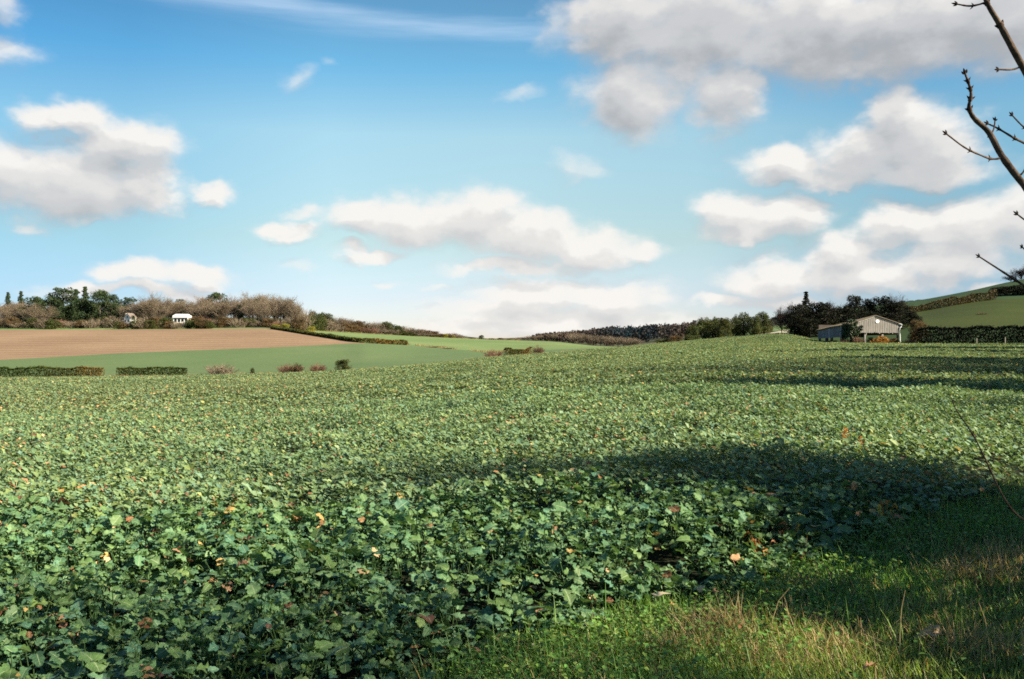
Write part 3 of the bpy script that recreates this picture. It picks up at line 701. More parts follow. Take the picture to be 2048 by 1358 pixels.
# ---- the slope of scrub woodland running down to the right
slope = []
tops = [(606, 607), (625, 612), (648, 620), (672, 628), (700, 634), (730, 640), (757, 639), (785, 642), (812, 648), (838, 655), (862, 660), (888, 664), (912, 662), (925, 668)]
def slope_top(u): return np.interp(u, [q[0] for q in tops], [q[1] for q in tops])
for i in range(54):
    row = i % 2; u = 602 + (i // 2) * 12 + 5 * r_.rand(); d4 = edge_d(3, u) + 4 + row * 18
    v = slope_top(u) + (r_.rand() * 5 if row else 12 + 6 * r_.rand()); vb = 700 - (float(H(at(u, d4), d4)) - EYE) / d4 * F
    if vb - v < 6: v = vb - 7
    key = ['thicket0', 'brownbush0', 'bare1', 'olive1', 'thicket1', 'redthicket1', 'brownbush1', 'thicket2', 'scrub0'][(i * 4 + i // 3) % 9]
    de = {'t': 'grey-brown leafless thicket', 'b': 'brown scrub bush', 'o': 'olive green bush', 'r': 'reddish leafless thicket', 's': 'dark green bush'}[key[0]] + ' on the slope'
    if key == 'bare1': de = 'low leafless tree on the slope'
    slope.append((plant('shrub' if key != 'bare1' else 'bare_tree', key, u, d4, v, 24 + 14 * r_.rand()), u, de))
slope.append((plant('shrub', 'scrub1', 640, edge_d(3, 640) + 3, 624, 22), 640, 'dark green bush on the slope'))
for u, v, w_ in [(890, 667, 18), (905, 670, 14)]: slope.append((plant('shrub', 'gorse', u, edge_d(3, u) + 1, v, w_), u, 'yellow flowering bush at the slope foot'))
label_row(slope, [(606, 'the ridge end'), (715, 'the ploughed field tip'), (820, 'the diagonal hedge end'), (925, 'the wooded slope end')], 'slope')
for o, u, de in slope: o['category'] = 'tree' if 'tree' in o.name else 'shrub'; o['group'] = 'scrub on the wooded slope'
# ---- lone trees on the skyline and the pale wood in the middle
sky_t = []
for u, v, k, w_ in [(943, 674, 'brownbush0', 16), (963, 670, 'round0', 12), (983, 676, 'brownbush1', 18), (1001, 675, 'brownbush0', 16), (1020, 677, 'brownbush1', 18), (1034, 674, 'thicket0', 14)]:
    sky_t.append((plant('shrub', k, u, edge_d(3, u) + 5, v, w_), u, 'small dark bush on the skyline' if k != 'thicket0' else 'small brown thicket on the skyline'))
label_row(sky_t, [(925, 'the wooded slope end'), (1040, 'the pale far wood')], 'sky')
for o, u, de in sky_t: o['category'] = 'bush'; o['group'] = 'bushes on the far skyline'
mid = []
for i in range(26):
    u = 1046 + i * 9 + 4 * r_.rand(); d4 = edge_d(3, u) + 14 + 20 * r_.rand()
    v = np.interp(u, [1040, 1075, 1110, 1135, 1180, 1240, 1280], [676, 667, 663, 660, 664, 668, 674]) + 4 * r_.rand()
    vb = 700 - (float(H(at(u, d4), d4)) - EYE) / d4 * F; v = min(v, vb - 7)
    mid.append((plant('bare_tree', ['bare0', 'bare1', 'bare2', 'thicket0'][i % 4], u, d4, v, 22 + 8 * r_.rand()), u, 'small pale leafless far wood tree'))
label_row(mid, [(1040, 'the skyline bushes'), (1130, 'the highest pale tree'), (1290, 'the dark valley bottom')], 'mid')
for o, u, de in mid: o['category'] = 'tree'; o['group'] = 'pale trees along the far wood'
# ---- the far wood: one mass of crowns
def far_wood():
    r = rs(5); cs, rads, cols = [], [], []
    for i in range(900):
        u = 1075 + 375 * r.rand(); d = 500 + 330 * r.rand()
        if u > 1390 and d < 560: continue
        g_ = G(u, d); h = (5 + 3.5 * r.rand()) * float(np.interp(u, [1075, 1180, 1220, 1300, 1450], [.35, .8, 1.0, 1.0, .9]))
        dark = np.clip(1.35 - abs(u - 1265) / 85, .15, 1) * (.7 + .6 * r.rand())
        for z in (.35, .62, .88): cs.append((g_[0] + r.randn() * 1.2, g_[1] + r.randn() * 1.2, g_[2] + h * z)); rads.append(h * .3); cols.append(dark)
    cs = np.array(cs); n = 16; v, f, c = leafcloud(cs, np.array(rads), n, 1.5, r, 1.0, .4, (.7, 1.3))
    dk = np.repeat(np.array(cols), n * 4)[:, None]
    c = c * ((1 - dk) * np.array((1.25, 1.05, 1.0)) + dk * np.array((.34, .56, .78)))  # blue in the dark clumps stands in for distance haze
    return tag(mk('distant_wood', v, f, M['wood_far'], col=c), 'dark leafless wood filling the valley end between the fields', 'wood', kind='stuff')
far_wood()
def box_hedge(name, pts, hpx, dep, ml, seed, size=.28, dens=230, mats=None, tintf=None, ragged=.26):
    """clipped hedge along (u, d) points, hpx its height in rows; leaves through the whole body, stems inside"""
    r = rs(seed); W = np.array([G(u, d) for u, d in pts]); L = np.r_[0, np.cumsum(np.linalg.norm(np.diff(W[:, :2], axis=0), axis=1))]
    n = int(dens * L[-1] * dep); s = r.rand(n) * L[-1]
    X = np.interp(s, L, W[:, 0]); Y = np.interp(s, L, W[:, 1]); Z = H(X, Y)
    h = np.interp(s, L, [hp / F * d for hp, (u, d) in zip(np.broadcast_to(hpx, (len(pts),)), pts)]) * (1 + ragged * fnoise(s, s * 0, seed, 3, .35))
    off = (r.rand(n) - .5) * dep; zz = r.rand(n)
    # more leaves at the skin than inside
    sk = r.rand(n); zz = np.where(sk < .35, 1 - .08 * r.rand(n), zz); off = np.where((sk > .35) & (sk < .75), np.sign(off) * dep * (.42 + .1 * r.rand(n)), off)
    tx = np.interp(s, L, np.gradient(W[:, 0], L)); ty = np.interp(s, L, np.gradient(W[:, 1], L)); q = np.hypot(tx, ty) + 1e-9
    rnd = 1 - .35 * (zz > .85); spr = r.rand(n) < .012; zz = np.where(spr, 1.0 + .10 * r.rand(n), zz)
    P = np.stack([X - ty / q * off * rnd, Y + tx / q * off * rnd, Z + h * zz * (.97 + .08 * r.rand(n)) + .03], -1)
    v, f = scatter(RHOMB, P, rotmats(r.rand(n) * 6.28, (r.rand(n) - .5) * 2.4, (r.rand(n) - .5) * 3), size * (.6 + .8 * r.rand(n)))
    b = .65 + .7 * r.rand(n); hu = .85 + .3 * fnoise(s, s * 0 + 3, seed + 1, 2, .15)
    c = np.stack([b * hu, b, b * .9], -1)
    if tintf is not None: c = c * tintf(s / L[-1])
    gx0, gy0, gz0 = W.mean(0); o = empty(name, (gx0, gy0, gz0)); org = np.array((gx0, gy0, gz0))
    mk('foliage', v - org, f, ml, o, col=np.repeat(c, 4, 0))
    k = int(L[-1] / .6) + 3; s2 = np.linspace(0, L[-1], k); X2 = np.interp(s2, L, W[:, 0]); Y2 = np.interp(s2, L, W[:, 1]); Z2 = H(X2, Y2); h2 = np.interp(s2, L, [hp / F * d for hp, (u, d) in zip(np.broadcast_to(hpx, (len(pts),)), pts)])
    Sg = np.stack([X2, Y2, Z2 - .1, X2 + r.randn(k) * .15, Y2 + r.randn(k) * .15, Z2 + h2 * .85, np.full(k, .05), np.full(k, .02)], -1)
    v, f = segs_tubes(Sg, 5); mk('stems', v - org, f, M['bark_dark'], o, col=np.ones((len(v), 3)))
    return o
def redden(a, b):      # the hedge turns to bare reddish twigs towards one end
    return lambda s: 1 + np.clip((s - a) / (b - a), 0, 1)[:, None] * np.array((1.2, .25, .5))
hd = edge_d
def line(u0, u1, d0, d1, n=12): return [(u0 + (u1 - u0) * i / (n - 1), d0 + (d1 - d0) * i / (n - 1)) for i in range(n)]
tag(box_hedge('hedge', line(-330, 206, 190, 191, 20), 20, 1.8, M['hedgeleaf'], 1, tintf=redden(.85, .95)), 'long low clipped hedge running off the left picture edge', 'hedge', 'clipped hedges along the fence line')
tag(box_hedge('hedge', line(235, 373, 191.5, 192.5), 19, 1.8, M['hedgeleaf'], 2), 'short low clipped hedge with a gap at both ends', 'hedge', 'clipped hedges along the fence line')
tag(box_hedge('hedge', line(1010, 1062, 233, 238), [15, 16, 16, 15, 14, 14, 14, 14, 13, 13, 13, 13], 1.8, M['hedgeleaf'], 3, tintf=redden(.55, .7), ragged=.3), 'green low hedge between two brown bushes beyond the crop', 'hedge')
tag(box_hedge('hedge', [(u, hd(2, u) - 1) for u in np.linspace(545, 815, 24)], np.linspace(5, 9, 24), 2.0, M['hedgeleaf'], 4, size=.5, dens=75, tintf=redden(.8, .86), ragged=.35), 'dark hedge slanting down beside the ploughed field', 'hedge')
tag(box_hedge('hedge', line(1836, 2420, 178, 168, 24), 33, 2.6, M['dark_green'], 5, size=.34, dens=190, ragged=.14), 'tall dark clipped hedge right of the barn', 'hedge')
tag(box_hedge('hedge', [(u, hd(3, u) + 1) for u in np.linspace(1812, 1990, 20)], np.linspace(10, 17, 20), 2.2, M['brownleaf'], 6, size=.55, dens=70, ragged=.4), 'brown leafless hedge climbing the hillside on the right', 'hedge')
# bushes standing alone on the fence line
bl = [('thicket0', 441, 194, 733, 48, 'wide brown leafless bush on two bare stems'), ('scrub0', 505, 195, 743, 10, 'tiny dark round bush alone on the fence line'),
      ('redthicket1', 574, 197, 731, 32, 'reddish half of a two-tone bush'), ('mixed', 594, 197, 732, 26, 'green-centred half of a two-tone bush'), ('redthicket2', 636, 198, 732, 32, 'small reddish twiggy bush right of the two-tone bush'),
      ('olive0', 686, 198, 725, 32, 'round olive green bush, rightmost of the fence line'),
      ('redthicket1', 986, 228, 704, 38, 'brown twiggy bush left of the green hedge'), ('redthicket2', 1077, 240, 697, 22, 'tall brown twiggy bush ending the green hedge'),
      ('redthicket0', 872, 308, 693, 34, 'faint reddish shrub strip in the far field'), ('redthicket1', 898, 302, 696, 26, 'faint reddish shrub strip right of its twin'), ('redthicket2', 806, 317, 685, 26, 'red twiggy clump ending the slanting hedge'),
      ('brownbush0', 1835, 190, 632, 36, 'dark rounded bush between the barn and the hillside'), ('redthicket0', 1964, 262, 640, 18, 'small reddish bush alone in the hillside meadow')]
for k, u, d, v, w_, de in bl: tag(plant('bush', k, u, d, v - (9 if d < 245 and u < 1100 else 0), w_ * 1.12), de, 'bush')
# ---- green scrub in front of the track, right of the valley
sc_items = []
for i, (u, v, w_, k) in enumerate([(1385, 646, 34, 'scrub0'), (1408, 632, 44, 'scrub1'), (1430, 630, 40, 'scrub2'), (1450, 632, 38, 'olive0'), (1468, 631, 36, 'scrub0'), (1487, 622, 42, 'scrub1'), (1507, 628, 36, 'scrub2'), (1523, 619, 40, 'scrub0'), (1537, 636, 26, 'olive1')]):
    sc_items.append((plant('scrub_tree', k, u, 252 + 3 * (i % 3), v, w_), u, 'olive green rounded tree' if k[0] == 'o' else 'dark green rounded tree'))
for u, v, w_, k in [(1318, 678, 18, 'scrub1'), (1332, 676, 18, 'olive1'), (1350, 669, 38, 'brownbush1'), (1380, 668, 26, 'scrub2')]:
    sc_items.append((plant('shrub', k, u, 249, v, w_), u, {'s': 'low green shrub', 'o': 'low olive shrub', 'b': 'low brown shrub'}[k[0]] + ' on the crop edge'))
label_row(sc_items, [(1370, 'the far wood end'), (1460, 'the green clump middle'), (1550, 'the pale track')], 'scrub')
for o, u, de in sc_items: o['category'] = 'tree' if 'tree' in o.name else 'shrub'; o['group'] = 'green trees left of the track'
# ---- the dark trees round the barn
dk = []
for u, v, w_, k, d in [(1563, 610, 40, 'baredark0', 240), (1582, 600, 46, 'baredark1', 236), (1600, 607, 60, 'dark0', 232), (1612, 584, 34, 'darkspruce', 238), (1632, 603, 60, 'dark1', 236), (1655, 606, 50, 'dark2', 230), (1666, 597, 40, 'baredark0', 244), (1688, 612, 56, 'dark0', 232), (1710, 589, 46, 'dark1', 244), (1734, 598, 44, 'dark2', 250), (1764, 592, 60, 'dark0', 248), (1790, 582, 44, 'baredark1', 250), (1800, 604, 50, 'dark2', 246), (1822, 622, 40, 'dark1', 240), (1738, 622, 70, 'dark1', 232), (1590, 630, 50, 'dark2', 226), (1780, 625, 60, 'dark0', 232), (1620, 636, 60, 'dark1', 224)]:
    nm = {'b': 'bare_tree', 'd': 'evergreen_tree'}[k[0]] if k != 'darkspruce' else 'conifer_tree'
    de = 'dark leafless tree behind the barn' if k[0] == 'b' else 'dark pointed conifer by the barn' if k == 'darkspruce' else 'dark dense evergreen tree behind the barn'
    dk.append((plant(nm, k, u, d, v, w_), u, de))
label_row(dk, [(1560, 'the pale track'), (1640, 'the blue-grey barn wing'), (1755, 'the barn gable top'), (1840, 'the hillside meadow')], 'dark')
for o, u, de in dk: o['category'] = 'tree'; o['group'] = 'dark trees around the barn'
# ---- trees on the hilltop at the right
ht = []
for u, v, w_, k, d in [(1992, 574, 28, 'dark0', 345), (2012, 572, 40, 'dark1', 345), (2036, 570, 44, 'dark2', 345), (2062, 566, 50, 'dark0', 345), (2090, 560, 50, 'dark1', 345), (2125, 556, 60, 'dark2', 345)]:
    ht.append((plant('evergreen_tree', k, u, d, v, w_), u, 'dark tree in the hillside belt'))
for u, v, w_, k, d in [(2022, 548, 30, 'baredark0', 425), (2042, 532, 36, 'baredark1', 425), (2066, 524, 44, 'baredark0', 425)]:
    ht.append((plant('bare_tree', k, u, d, v, w_), u, 'leafless tree on the hilltop skyline'))
for u, v, w_, k in [(1552, 634, 26, 'dark1'), (1566, 628, 30, 'dark2'), (1540, 641, 18, 'dark0')]:
    ht.append((plant('evergreen_tree', k, u, 420, v, w_), u, 'distant dark tree beyond the track'))
for u, v, w_ in [(1838, 600, 14), (1822, 603, 16), (1806, 601, 14)]: ht.append((plant('evergreen_tree', 'dark1', u, 440, v, w_), u, 'small dark tree on the hill skyline'))
label_row(ht, [(1550, 'the pale track'), (1815, 'the barn trees'), (1980, 'the brown hillside hedge')], 'hill')
for o, u, de in ht: o['category'] = 'tree'; o['group'] = 'trees on the far hills'
# brambles and bushes in front of the houses
fr = []
for u, v, k, w_ in [(236, 641, 'olive1', 22), (247, 643, 'brownbush0', 20), (270, 640, 'scrub1', 22), (285, 636, 'thicket1', 34), (300, 638, 'olive0', 30), (336, 640, 'brownbush1', 24), (352, 644, 'thicket2', 26), (392, 638, 'scrub0', 24), (404, 634, 'brownbush0', 34), (420, 640, 'olive1', 30)]:
    fr.append((plant('bush', k, u, 364, v, w_), u, {'o': 'olive garden bush', 'b': 'brown garden bush', 's': 'dark green garden bush', 't': 'bare twiggy garden bush'}[k[0]]))
label_row(fr, [(255, 'the white gabled cottage'), (365, 'the long white bungalow')], 'front')
for o, u, de in fr: o['category'] = 'bush'; o['group'] = 'bushes in front of the ridge houses'
# ------------------------------------------------------------------ the pale track and fence posts
us = np.linspace(1488, 1578, 30); lo = edge_d(0, us) + 1; hi = np.maximum(lo + .6, np.interp(us, [1488, 1575], [edge_d(0, 1488) + 1.5, edge_d(2, 1575) + 4]))
dd = lo[:, None] + (hi - lo)[:, None] * np.linspace(0, 1, 8)[None]; X = (us[:, None] - CU) / F * dd
V = np.stack([X, dd, H(X, dd) + .06], -1).reshape(-1, 3); i = np.arange(29)[:, None] * 8; j = np.arange(7)[None]
tag(mk('track', V, np.stack([i + j, i + 8 + j, i + 9 + j, i + j + 1], -1).reshape(-1, 4), M['chalk'], smooth=True), kind='structure')
M['post'] = barkmat('weathered_post', (.20, .17, .13), (.33, .29, .22), 5)
for u, d, hp, de in [(1908, 176, 14, 'pale wooden post before the dark hedge, nearest the barn'), (1953, 173, 14, 'pale wooden post before the dark hedge, middle of three'), (2010, 170, 16, 'pale wooden post before the dark hedge, nearest the picture edge'), (1528, 235, 9, 'dark fence post standing by the pale track')]:
    g_ = G(u, d); h = hp / F * d; m = MB(); m.tube([(0, 0, -.2), (0.02, 0, h * .5), (.03, .01, h * .93), (.03, .01, h)], [.12, .11, .10, .05], 7)
    o = m.build('fence_post', M['post'] if d < 200 else M['bark_dark']); o.location = g_; tag(o, de, 'post', 'fence posts')

# ------------------------------------------------------------------ the old barn
def boardmat(name, c1, c2, n, c3=None):
    m, t, b = mat(name, .85, .2); P = objco(t)
    a = t.new('ShaderNodeAttribute', attribute_name='Col'); nz = t.noise(t.vmath('MULTIPLY', P, (6, 6, .8)), 1.5, 4)
    c = t.mix(1.0, t.ramp(nz, [(.3, c1), (.7, c2)]), a.outputs['Color'], 'MULTIPLY')
    if c3: c = t.mix(t.math('MULTIPLY', t.smooth(t.noise(P, .7, 4), .5, .65), .8), c, c3)
    t.l.new(c, b.inputs['Base Color']); bump(t, b, nz, .3, .02); return m
M['boards'] = boardmat('weathered_barn_boards', (.15, .142, .13), (.27, .255, .235), 1)
M['tin'] = boardmat('grey_tin_sheet', (.13, .135, .145), (.20, .21, .225), 1)
M['roof'] = boardmat('mossy_barn_roof', (.12, .095, .07), (.20, .16, .12), 1, (.15, .12, .03))
M['timber'] = boardmat('old_timber', (.07, .055, .045), (.13, .105, .085), 1)
M['paint'] = boardmat('white_paint', (.62, .62, .60), (.76, .75, .72), 1)
M['glass'] = mat('dark_window_glass', .15, .5)[0]; M['glass'].node_tree.nodes['Principled BSDF'].inputs['Base Color'].default_value = (.03, .035, .04, 1)
r = rs(8)
bx, by = 72.65, 182.3; bz = 2.6; bar = empty('barn', (bx, by, bz), math.atan2(.23, .97))
tag(bar, 'old weathered barn with a boarded gable on posts and a mossy sagging roof', 'barn')
HW, DP = 5.6, 11.3
def rz_(x, y): return (5.8 - 1.3 * y / DP) - abs(x) / HW * (1.6 - .3 * y / DP)      # underside of the roof
m = MB(); n = 56; xs = np.linspace(-HW, HW, n + 1)
for k in range(n):
    x0, x1 = xs[k] + .008, xs[k + 1] - .008; yo = -.03 - .035 * (k % 2); zb = 2.45 + .16 * r.randn() * (r.rand() < .3) - (.06 if k < 9 else 0)
    b = .9 + .18 * r.rand()
    m.hexa([(x0, yo, zb), (x1, yo, zb), (x1, yo + .03, zb), (x0, yo + .03, zb), (x0, yo, rz_(x0, 0)), (x1, yo, rz_(x1, 0)), (x1, yo + .03, rz_(x1, 0)), (x0, yo + .03, rz_(x0, 0))], (b, b * .97, b * .93))
m.build('gable_wall', M['boards'], bar)
m = MB(); n = 50; ys = np.linspace(.15, DP, n + 1)
for k in range(n):
    y0, y1 = ys[k], ys[k + 1] - .004; xo = -HW - .02 - .03 * (k % 2); zb0 = 1.7 - .3 * y0 / DP; b = (.75 + .3 * r.rand()) * (1.7 if k in (12, 13, 31, 32, 41) else 1)
    t0, t1 = rz_(-HW, y0) - .02, rz_(-HW, y1) - .02
    m.hexa([(xo, y0, zb0), (xo + .02, y0, zb0), (xo + .02, y1, zb0), (xo, y1, zb0), (xo, y0, t0), (xo + .02, y0, t0), (xo + .02, y1, t1), (xo, y1, t1)], (b, b, b * 1.05))
m.build('side_wall', M['tin'], bar)
m = MB(); m.box((0, DP - .05, 3.0), (HW - .1, .04, 1.3), 0, (.6, .6, .6)); m.box((HW - .05, DP / 2, 3.1), (.04, DP / 2 - .2, 1.0), 0, (.6, .6, .6)); m.build('rear_wall', M['timber'], bar)
for sx_, nm in ((-1, 'roof'), (1, 'roof')):
    m = MB(); n = 28; ys = np.linspace(-.35, DP + .3, n + 1)
    for k in range(n):
        y0, y1 = ys[k], ys[k + 1] - .01; up = .05 + .02 * (k % 2); xe = sx_ * (HW + .45); b = .8 + .4 * r.rand(); sag = -.10 * math.sin(k / n * 9.4)
        a0, a1, c0, c1 = rz_(0, y0) + up, rz_(0, y1) + up, rz_(xe, y0) + up + sag * .4, rz_(xe, y1) + up + sag * .4
        m.hexa([(0, y0, a0), (xe, y0, c0), (xe, y1, c1), (0, y1, a1), (0, y0, a0 + .12), (xe, y0, c0 + .12), (xe, y1, c1 + .12), (0, y1, a1 + .12)][::1], (b, b, b))
    m.build(nm, M['roof'], bar)
for x0, x1 in ((-HW - .3, 0), (0, HW + .3)):
    m = MB(); z0, z1 = rz_(x0, 0) - .05, rz_(x1, 0) - .05
    m.hexa([(x0, -.16, z0 - .16), (x1, -.16, z1 - .16), (x1, -.10, z1 - .16), (x0, -.10, z0 - .16), (x0, -.16, z0 + .08), (x1, -.16, z1 + .08), (x1, -.10, z1 + .08), (x0, -.10, z0 + .08)], (1.15, 1.12, 1.05)); m.build('bargeboard', M['boards'], bar)
m = MB(); a = np.arange(20) * 2 * math.pi / 20; c_ = np.array((.55, -.10, 4.75)); ring = np.stack([.42 * np.cos(a), 0 * a, .36 * np.sin(a)], -1)
m.add(np.concatenate([c_ + ring, c_ + ring + (0, -.05, 0), [c_ + (0, -.05, 0)]]), [[k, (k + 1) % 20, 20 + (k + 1) % 20, 20 + k] for k in range(20)]); m.add(np.concatenate([c_ + ring + (0, -.05, 0), [c_ + (0, -.05, 0)]]), [[(k + 1) % 20, k, 20] for k in range(20)]); m.build('white_disc', M['paint'], bar)
for x, y, w_, top, mt in [(-5.35, .1, .13, 2.1, 'timber'), (-2.2, .1, .16, 2.1, 'boards'), (1.75, .1, .2, 2.15, 'boards'), (5.3, .1, .14, 2.3, 'timber'), (-5.4, 3.2, .16, 1.7, 'timber'), (-5.4, 6.6, .2, 1.7, 'timber'), (-5.4, 8.4, .24, 1.6, 'timber'), (-5.4, 11.0, .18, 1.6, 'timber'), (0, 11.0, .16, 2.0, 'timber'), (5.3, 11.0, .16, 2.2, 'timber'), (5.3, 5.5, .16, 2.2, 'timber')]:
    m = MB(); gz = float(H(bx + x * .97 - y * .23, by + x * .23 + y * .97)) - bz; m.box((x, y, (top + gz - .3) / 2), (w_, w_, (top - gz + .3) / 2), .05); m.build('post', M[mt], bar)
m = MB(); m.tube([(5.35, -.22, 4.30), (5.75, -.25, 4.28), (6.0, -.25, 4.0), (5.9, -.25, 3.7), (5.62, -.22, 3.45), (5.6, -.22, 2.0), (5.68, -.22, .1)], .12, 8); m.build('downpipe', M['paint'], bar)
m = MB(); m.tube([(5.98, -.3, 4.22), (5.98, 5, 3.75), (5.98, DP + .2, 3.2)], .09, 8); m.build('gutter', M['paint'], bar)
# ivy over the corner
cc = np.stack([-5.6 + 3.6 * r.rand(90) ** 1.2, -.25 + 0 * r.rand(90), .6 + 3.9 * r.rand(90)], -1); cc = cc[(cc[:, 0] < -2.5 - (4.6 - cc[:, 2]) * .5)]
cc = np.concatenate([cc, np.stack([np.full(40, -5.9), 2.2 * r.rand(40), .5 + 3.8 * r.rand(40)], -1), np.stack([-5.5 + 1.6 * r.rand(20), -.1 + 1.5 * r.rand(20), 4.4 + .5 * r.rand(20)], -1)])
v, f, c = leafcloud(cc, .42, 70, .2, r, 1.0, .3)
iv = empty('ivy', (bx, by, bz), math.atan2(.23, .97)); tag(iv, 'dark ivy smothering the left corner of the barn gable', 'ivy')
mk('foliage', v, f, M['ivy'], iv, col=c)
m = MB()
for k in range(7): m.tube([(-5.6 + .3 * k, -.2, -.1), (-5.7 + .33 * k, -.22, 1.5), (-5.5 + .2 * k, -.2, 3.2 + .3 * r.rand())], [.06, .045, .02], 5)
m.build('stems', M['bark_dark'], iv)
# straw heap, brush and rubble in front
def heap(name, u, d, w_, h, n, ml, sz, de, cat):
    r = rs(int(u)); g_ = G(u, d); a = r.rand(n) * 6.28; q = np.sqrt(r.rand(n)); P = np.stack([np.cos(a) * q * w_, np.sin(a) * q * w_ * .6, h * (1 - q ** 2) * (.6 + .4 * r.rand(n)) * (.75 + .5 * fnoise(np.cos(a) * q * 3, np.sin(a) * q * 3, 4, 2, 1.0))], -1)
    thin = (np.array([(-.5, 0, 0), (0, -.09, .02), (.5, 0, 0), (0, .09, .02)], float), np.array([[0, 1, 2, 3]]))
    v, f = scatter(thin, P, rotmats(r.rand(n) * 6.28, (r.rand(n) - .4) * 1.4, r.rand(n) * 6), sz * (.5 + r.rand(n))); b = np.repeat(.6 + .8 * r.rand(n), 4)[:, None]
    o = mk(name, v, f, ml, col=b * np.array((1.15, 1.0, .8))); o.location = g_; return tag(o, de, cat)
M['hay'] = leafmat('orange_straw', (.33, .205, .085), .15, .8, .1, noise_scale=1)
heap('straw_heap', 1762, 180, 2.6, 1.6, 2600, M['hay'], .9, 'heap of orange straw beneath the barn gable', 'straw heap')
heap('straw_heap', 1786, 179.5, 1.9, 1.2, 1200, M['brownleaf'], .9, 'lower brown heap right of the orange straw', 'straw heap')
for k, u, d, v, w_, de in [('redthicket0', 1716, 180, 675, 26, 'rusty brown brush pile under the ivy corner'), ('dark1', 1741, 180.5, 679, 16, 'small dark bush under the barn gable'), ('redthicket1', 1815, 179, 680, 22, 'rusty brown brush right of the white downpipe'), ('redthicket2', 1852, 178, 683, 26, 'low brown brush at the hedge end'), ('redthicket0', 1690, 181, 684, 24, 'low brown brush below the blue-grey barn wing'), ('brownbush0', 1666, 183, 684, 24, 'low dark brush at the far end of the barn'), ('redthicket1', 1832, 178.5, 684, 20, 'low brown brush between barn and hedge')]:
    tag(plant('bush', k, u, d, v - 5, w_), de, 'brush')

# ------------------------------------------------------------------ houses on the ridge
M['render'] = boardmat('white_render', (.66, .64, .60), (.78, .76, .72), 1)
M['slate'] = boardmat('brown_roof_tiles', (.13, .10, .085), (.21, .165, .14), 1)
M['stone'] = boardmat('pale_stone', (.45, .39, .30), (.6, .53, .42), 1)
def window(par, x, y, z, w_, h, face=(0, -1)):
    m = MB(); m.box((x, y - .03, z), (w_ / 2 + .07, .03, h / 2 + .07)); fr = m.build('window', M['paint'], par)
    m = MB(); m.box((x, y - .065, z), (w_ / 2, .012, h / 2)); m.build('pane', M['glass'], fr)
g_ = G(253, 380); hs = empty('cottage', g_, R(-14)); hs.scale = (.72, .72, .80); tag(hs, 'white gabled cottage half hidden among the ridge trees', 'house')
m = MB(); m.box((0.6, 2.6, 2.4), (2.1, 2.6, 2.7)); P = [(-1.5, 0, 5.1), (2.7, 0, 5.1), (2.7, .3, 5.1), (-1.5, .3, 5.1), (.55, 0, 7.4), (.65, 0, 7.4), (.65, .3, 7.4), (.55, .3, 7.4)]; m.hexa(P); m.build('wall', M['render'], hs)
for sx_ in (-1, 1):
    m = MB(); e = .6 + sx_ * 2.5; m.hexa([(.6, -.3, 7.45), (e, -.3, 4.85), (e, 5.4, 4.85), (.6, 5.4, 7.45), (.6, -.3, 7.65), (e, -.3, 5.05), (e, 5.4, 5.05), (.6, 5.4, 7.65)]); rf = m.build('roof', M['slate'], hs)
m = MB(); m.box((-2.4, 2.6, 6.3), (.3, .3, 1.1)); m.box((-2.4, 2.6, 7.5), (.36, .36, .1)); m.build('chimney', M['stone'], hs)
m = MB(); m.box((-2.95, 2.6, 2.0), (1.4, 1.9, 2.2)); m.build('wing', M['render'], hs)
m = MB(); m.hexa([(-4.5, .4, 4.15), (-1.5, .4, 4.15), (-1.5, 4.8, 4.15), (-4.5, 4.8, 4.15), (-4.5, 2.5, 5.5), (-1.5, 2.5, 5.5), (-1.5, 2.7, 5.5), (-4.5, 2.7, 5.5)]); m.build('wing_roof', M['slate'], hs)
for x, z in ((.6, 5.6), (-.3, 3.6), (1.6, 3.6)): window(hs, x, 0, z, .8, 1.0)
window(hs, -3, .7, 3.2, .9, .9)
g_ = G(361, 380); hs = empty('bungalow', g_, R(4)); hs.scale = (.95, .95, .84); tag(hs, 'long white bungalow with a deep white roof edge on columns', 'house')
m = MB(); m.box((0, 3.2, 2.4), (2.9, 2.3, 2.6)); m.build('wall', M['stone'], hs)
m = MB(); m.box((0, 2.6, 5.3), (3.3, 3.1, .52)); m.hexa([(-3.3, -.5, 5.83), (3.3, -.5, 5.83), (3.3, 5.7, 5.83), (-3.3, 5.7, 5.83), (-2.6, 2.5, 6.75), (2.6, 2.5, 6.75), (2.6, 2.7, 6.75), (-2.6, 2.7, 6.75)]); m.build('roof', M['render'], hs)
for k in range(5):
    m = MB(); m.tube([(-3 + 1.5 * k, .1, -.3), (-3 + 1.5 * k, .1, 4.8)], .14, 8); m.build('column', M['paint'], hs)
for k in range(4): window(hs, -2.25 + 1.5 * k, .9, 3.7, .95, 1.3)
g_ = G(222, 380); hs = empty('garden_shed', g_, .2); hs.scale = (.6, .6, .72); tag(hs, 'tiny white shed left of the gabled cottage', 'shed')
m = MB(); m.box((0, .7, 1.9), (.65, .7, 2.2)); m.build('wall', M['render'], hs); m = MB(); m.hexa([(-.8, -.15, 4.1), (.8, -.15, 4.1), (.8, 1.6, 4.1), (-.8, 1.6, 4.1), (-.05, -.15, 4.8), (.05, -.15, 4.8), (.05, 1.6, 4.8), (-.05, 1.6, 4.8)]); m.build('roof', M['stone'], hs)
m = MB(); m.box((.05, -.03, 3.1), (.35, .03, .8)); m.build('door', M['paint'], hs)
m = MB()
for k in range(9): m.box((-1.6 + .4 * k, 0, 1.2 + .04 * (k % 2)), (.19, .14, 1.2), 0, (1 - .1 * (k % 3),) * 3)
o = m.build('garden_wall', M['stone']); o.location = G(344, 366); tag(o, 'short pale garden wall left below the bungalow', 'wall')

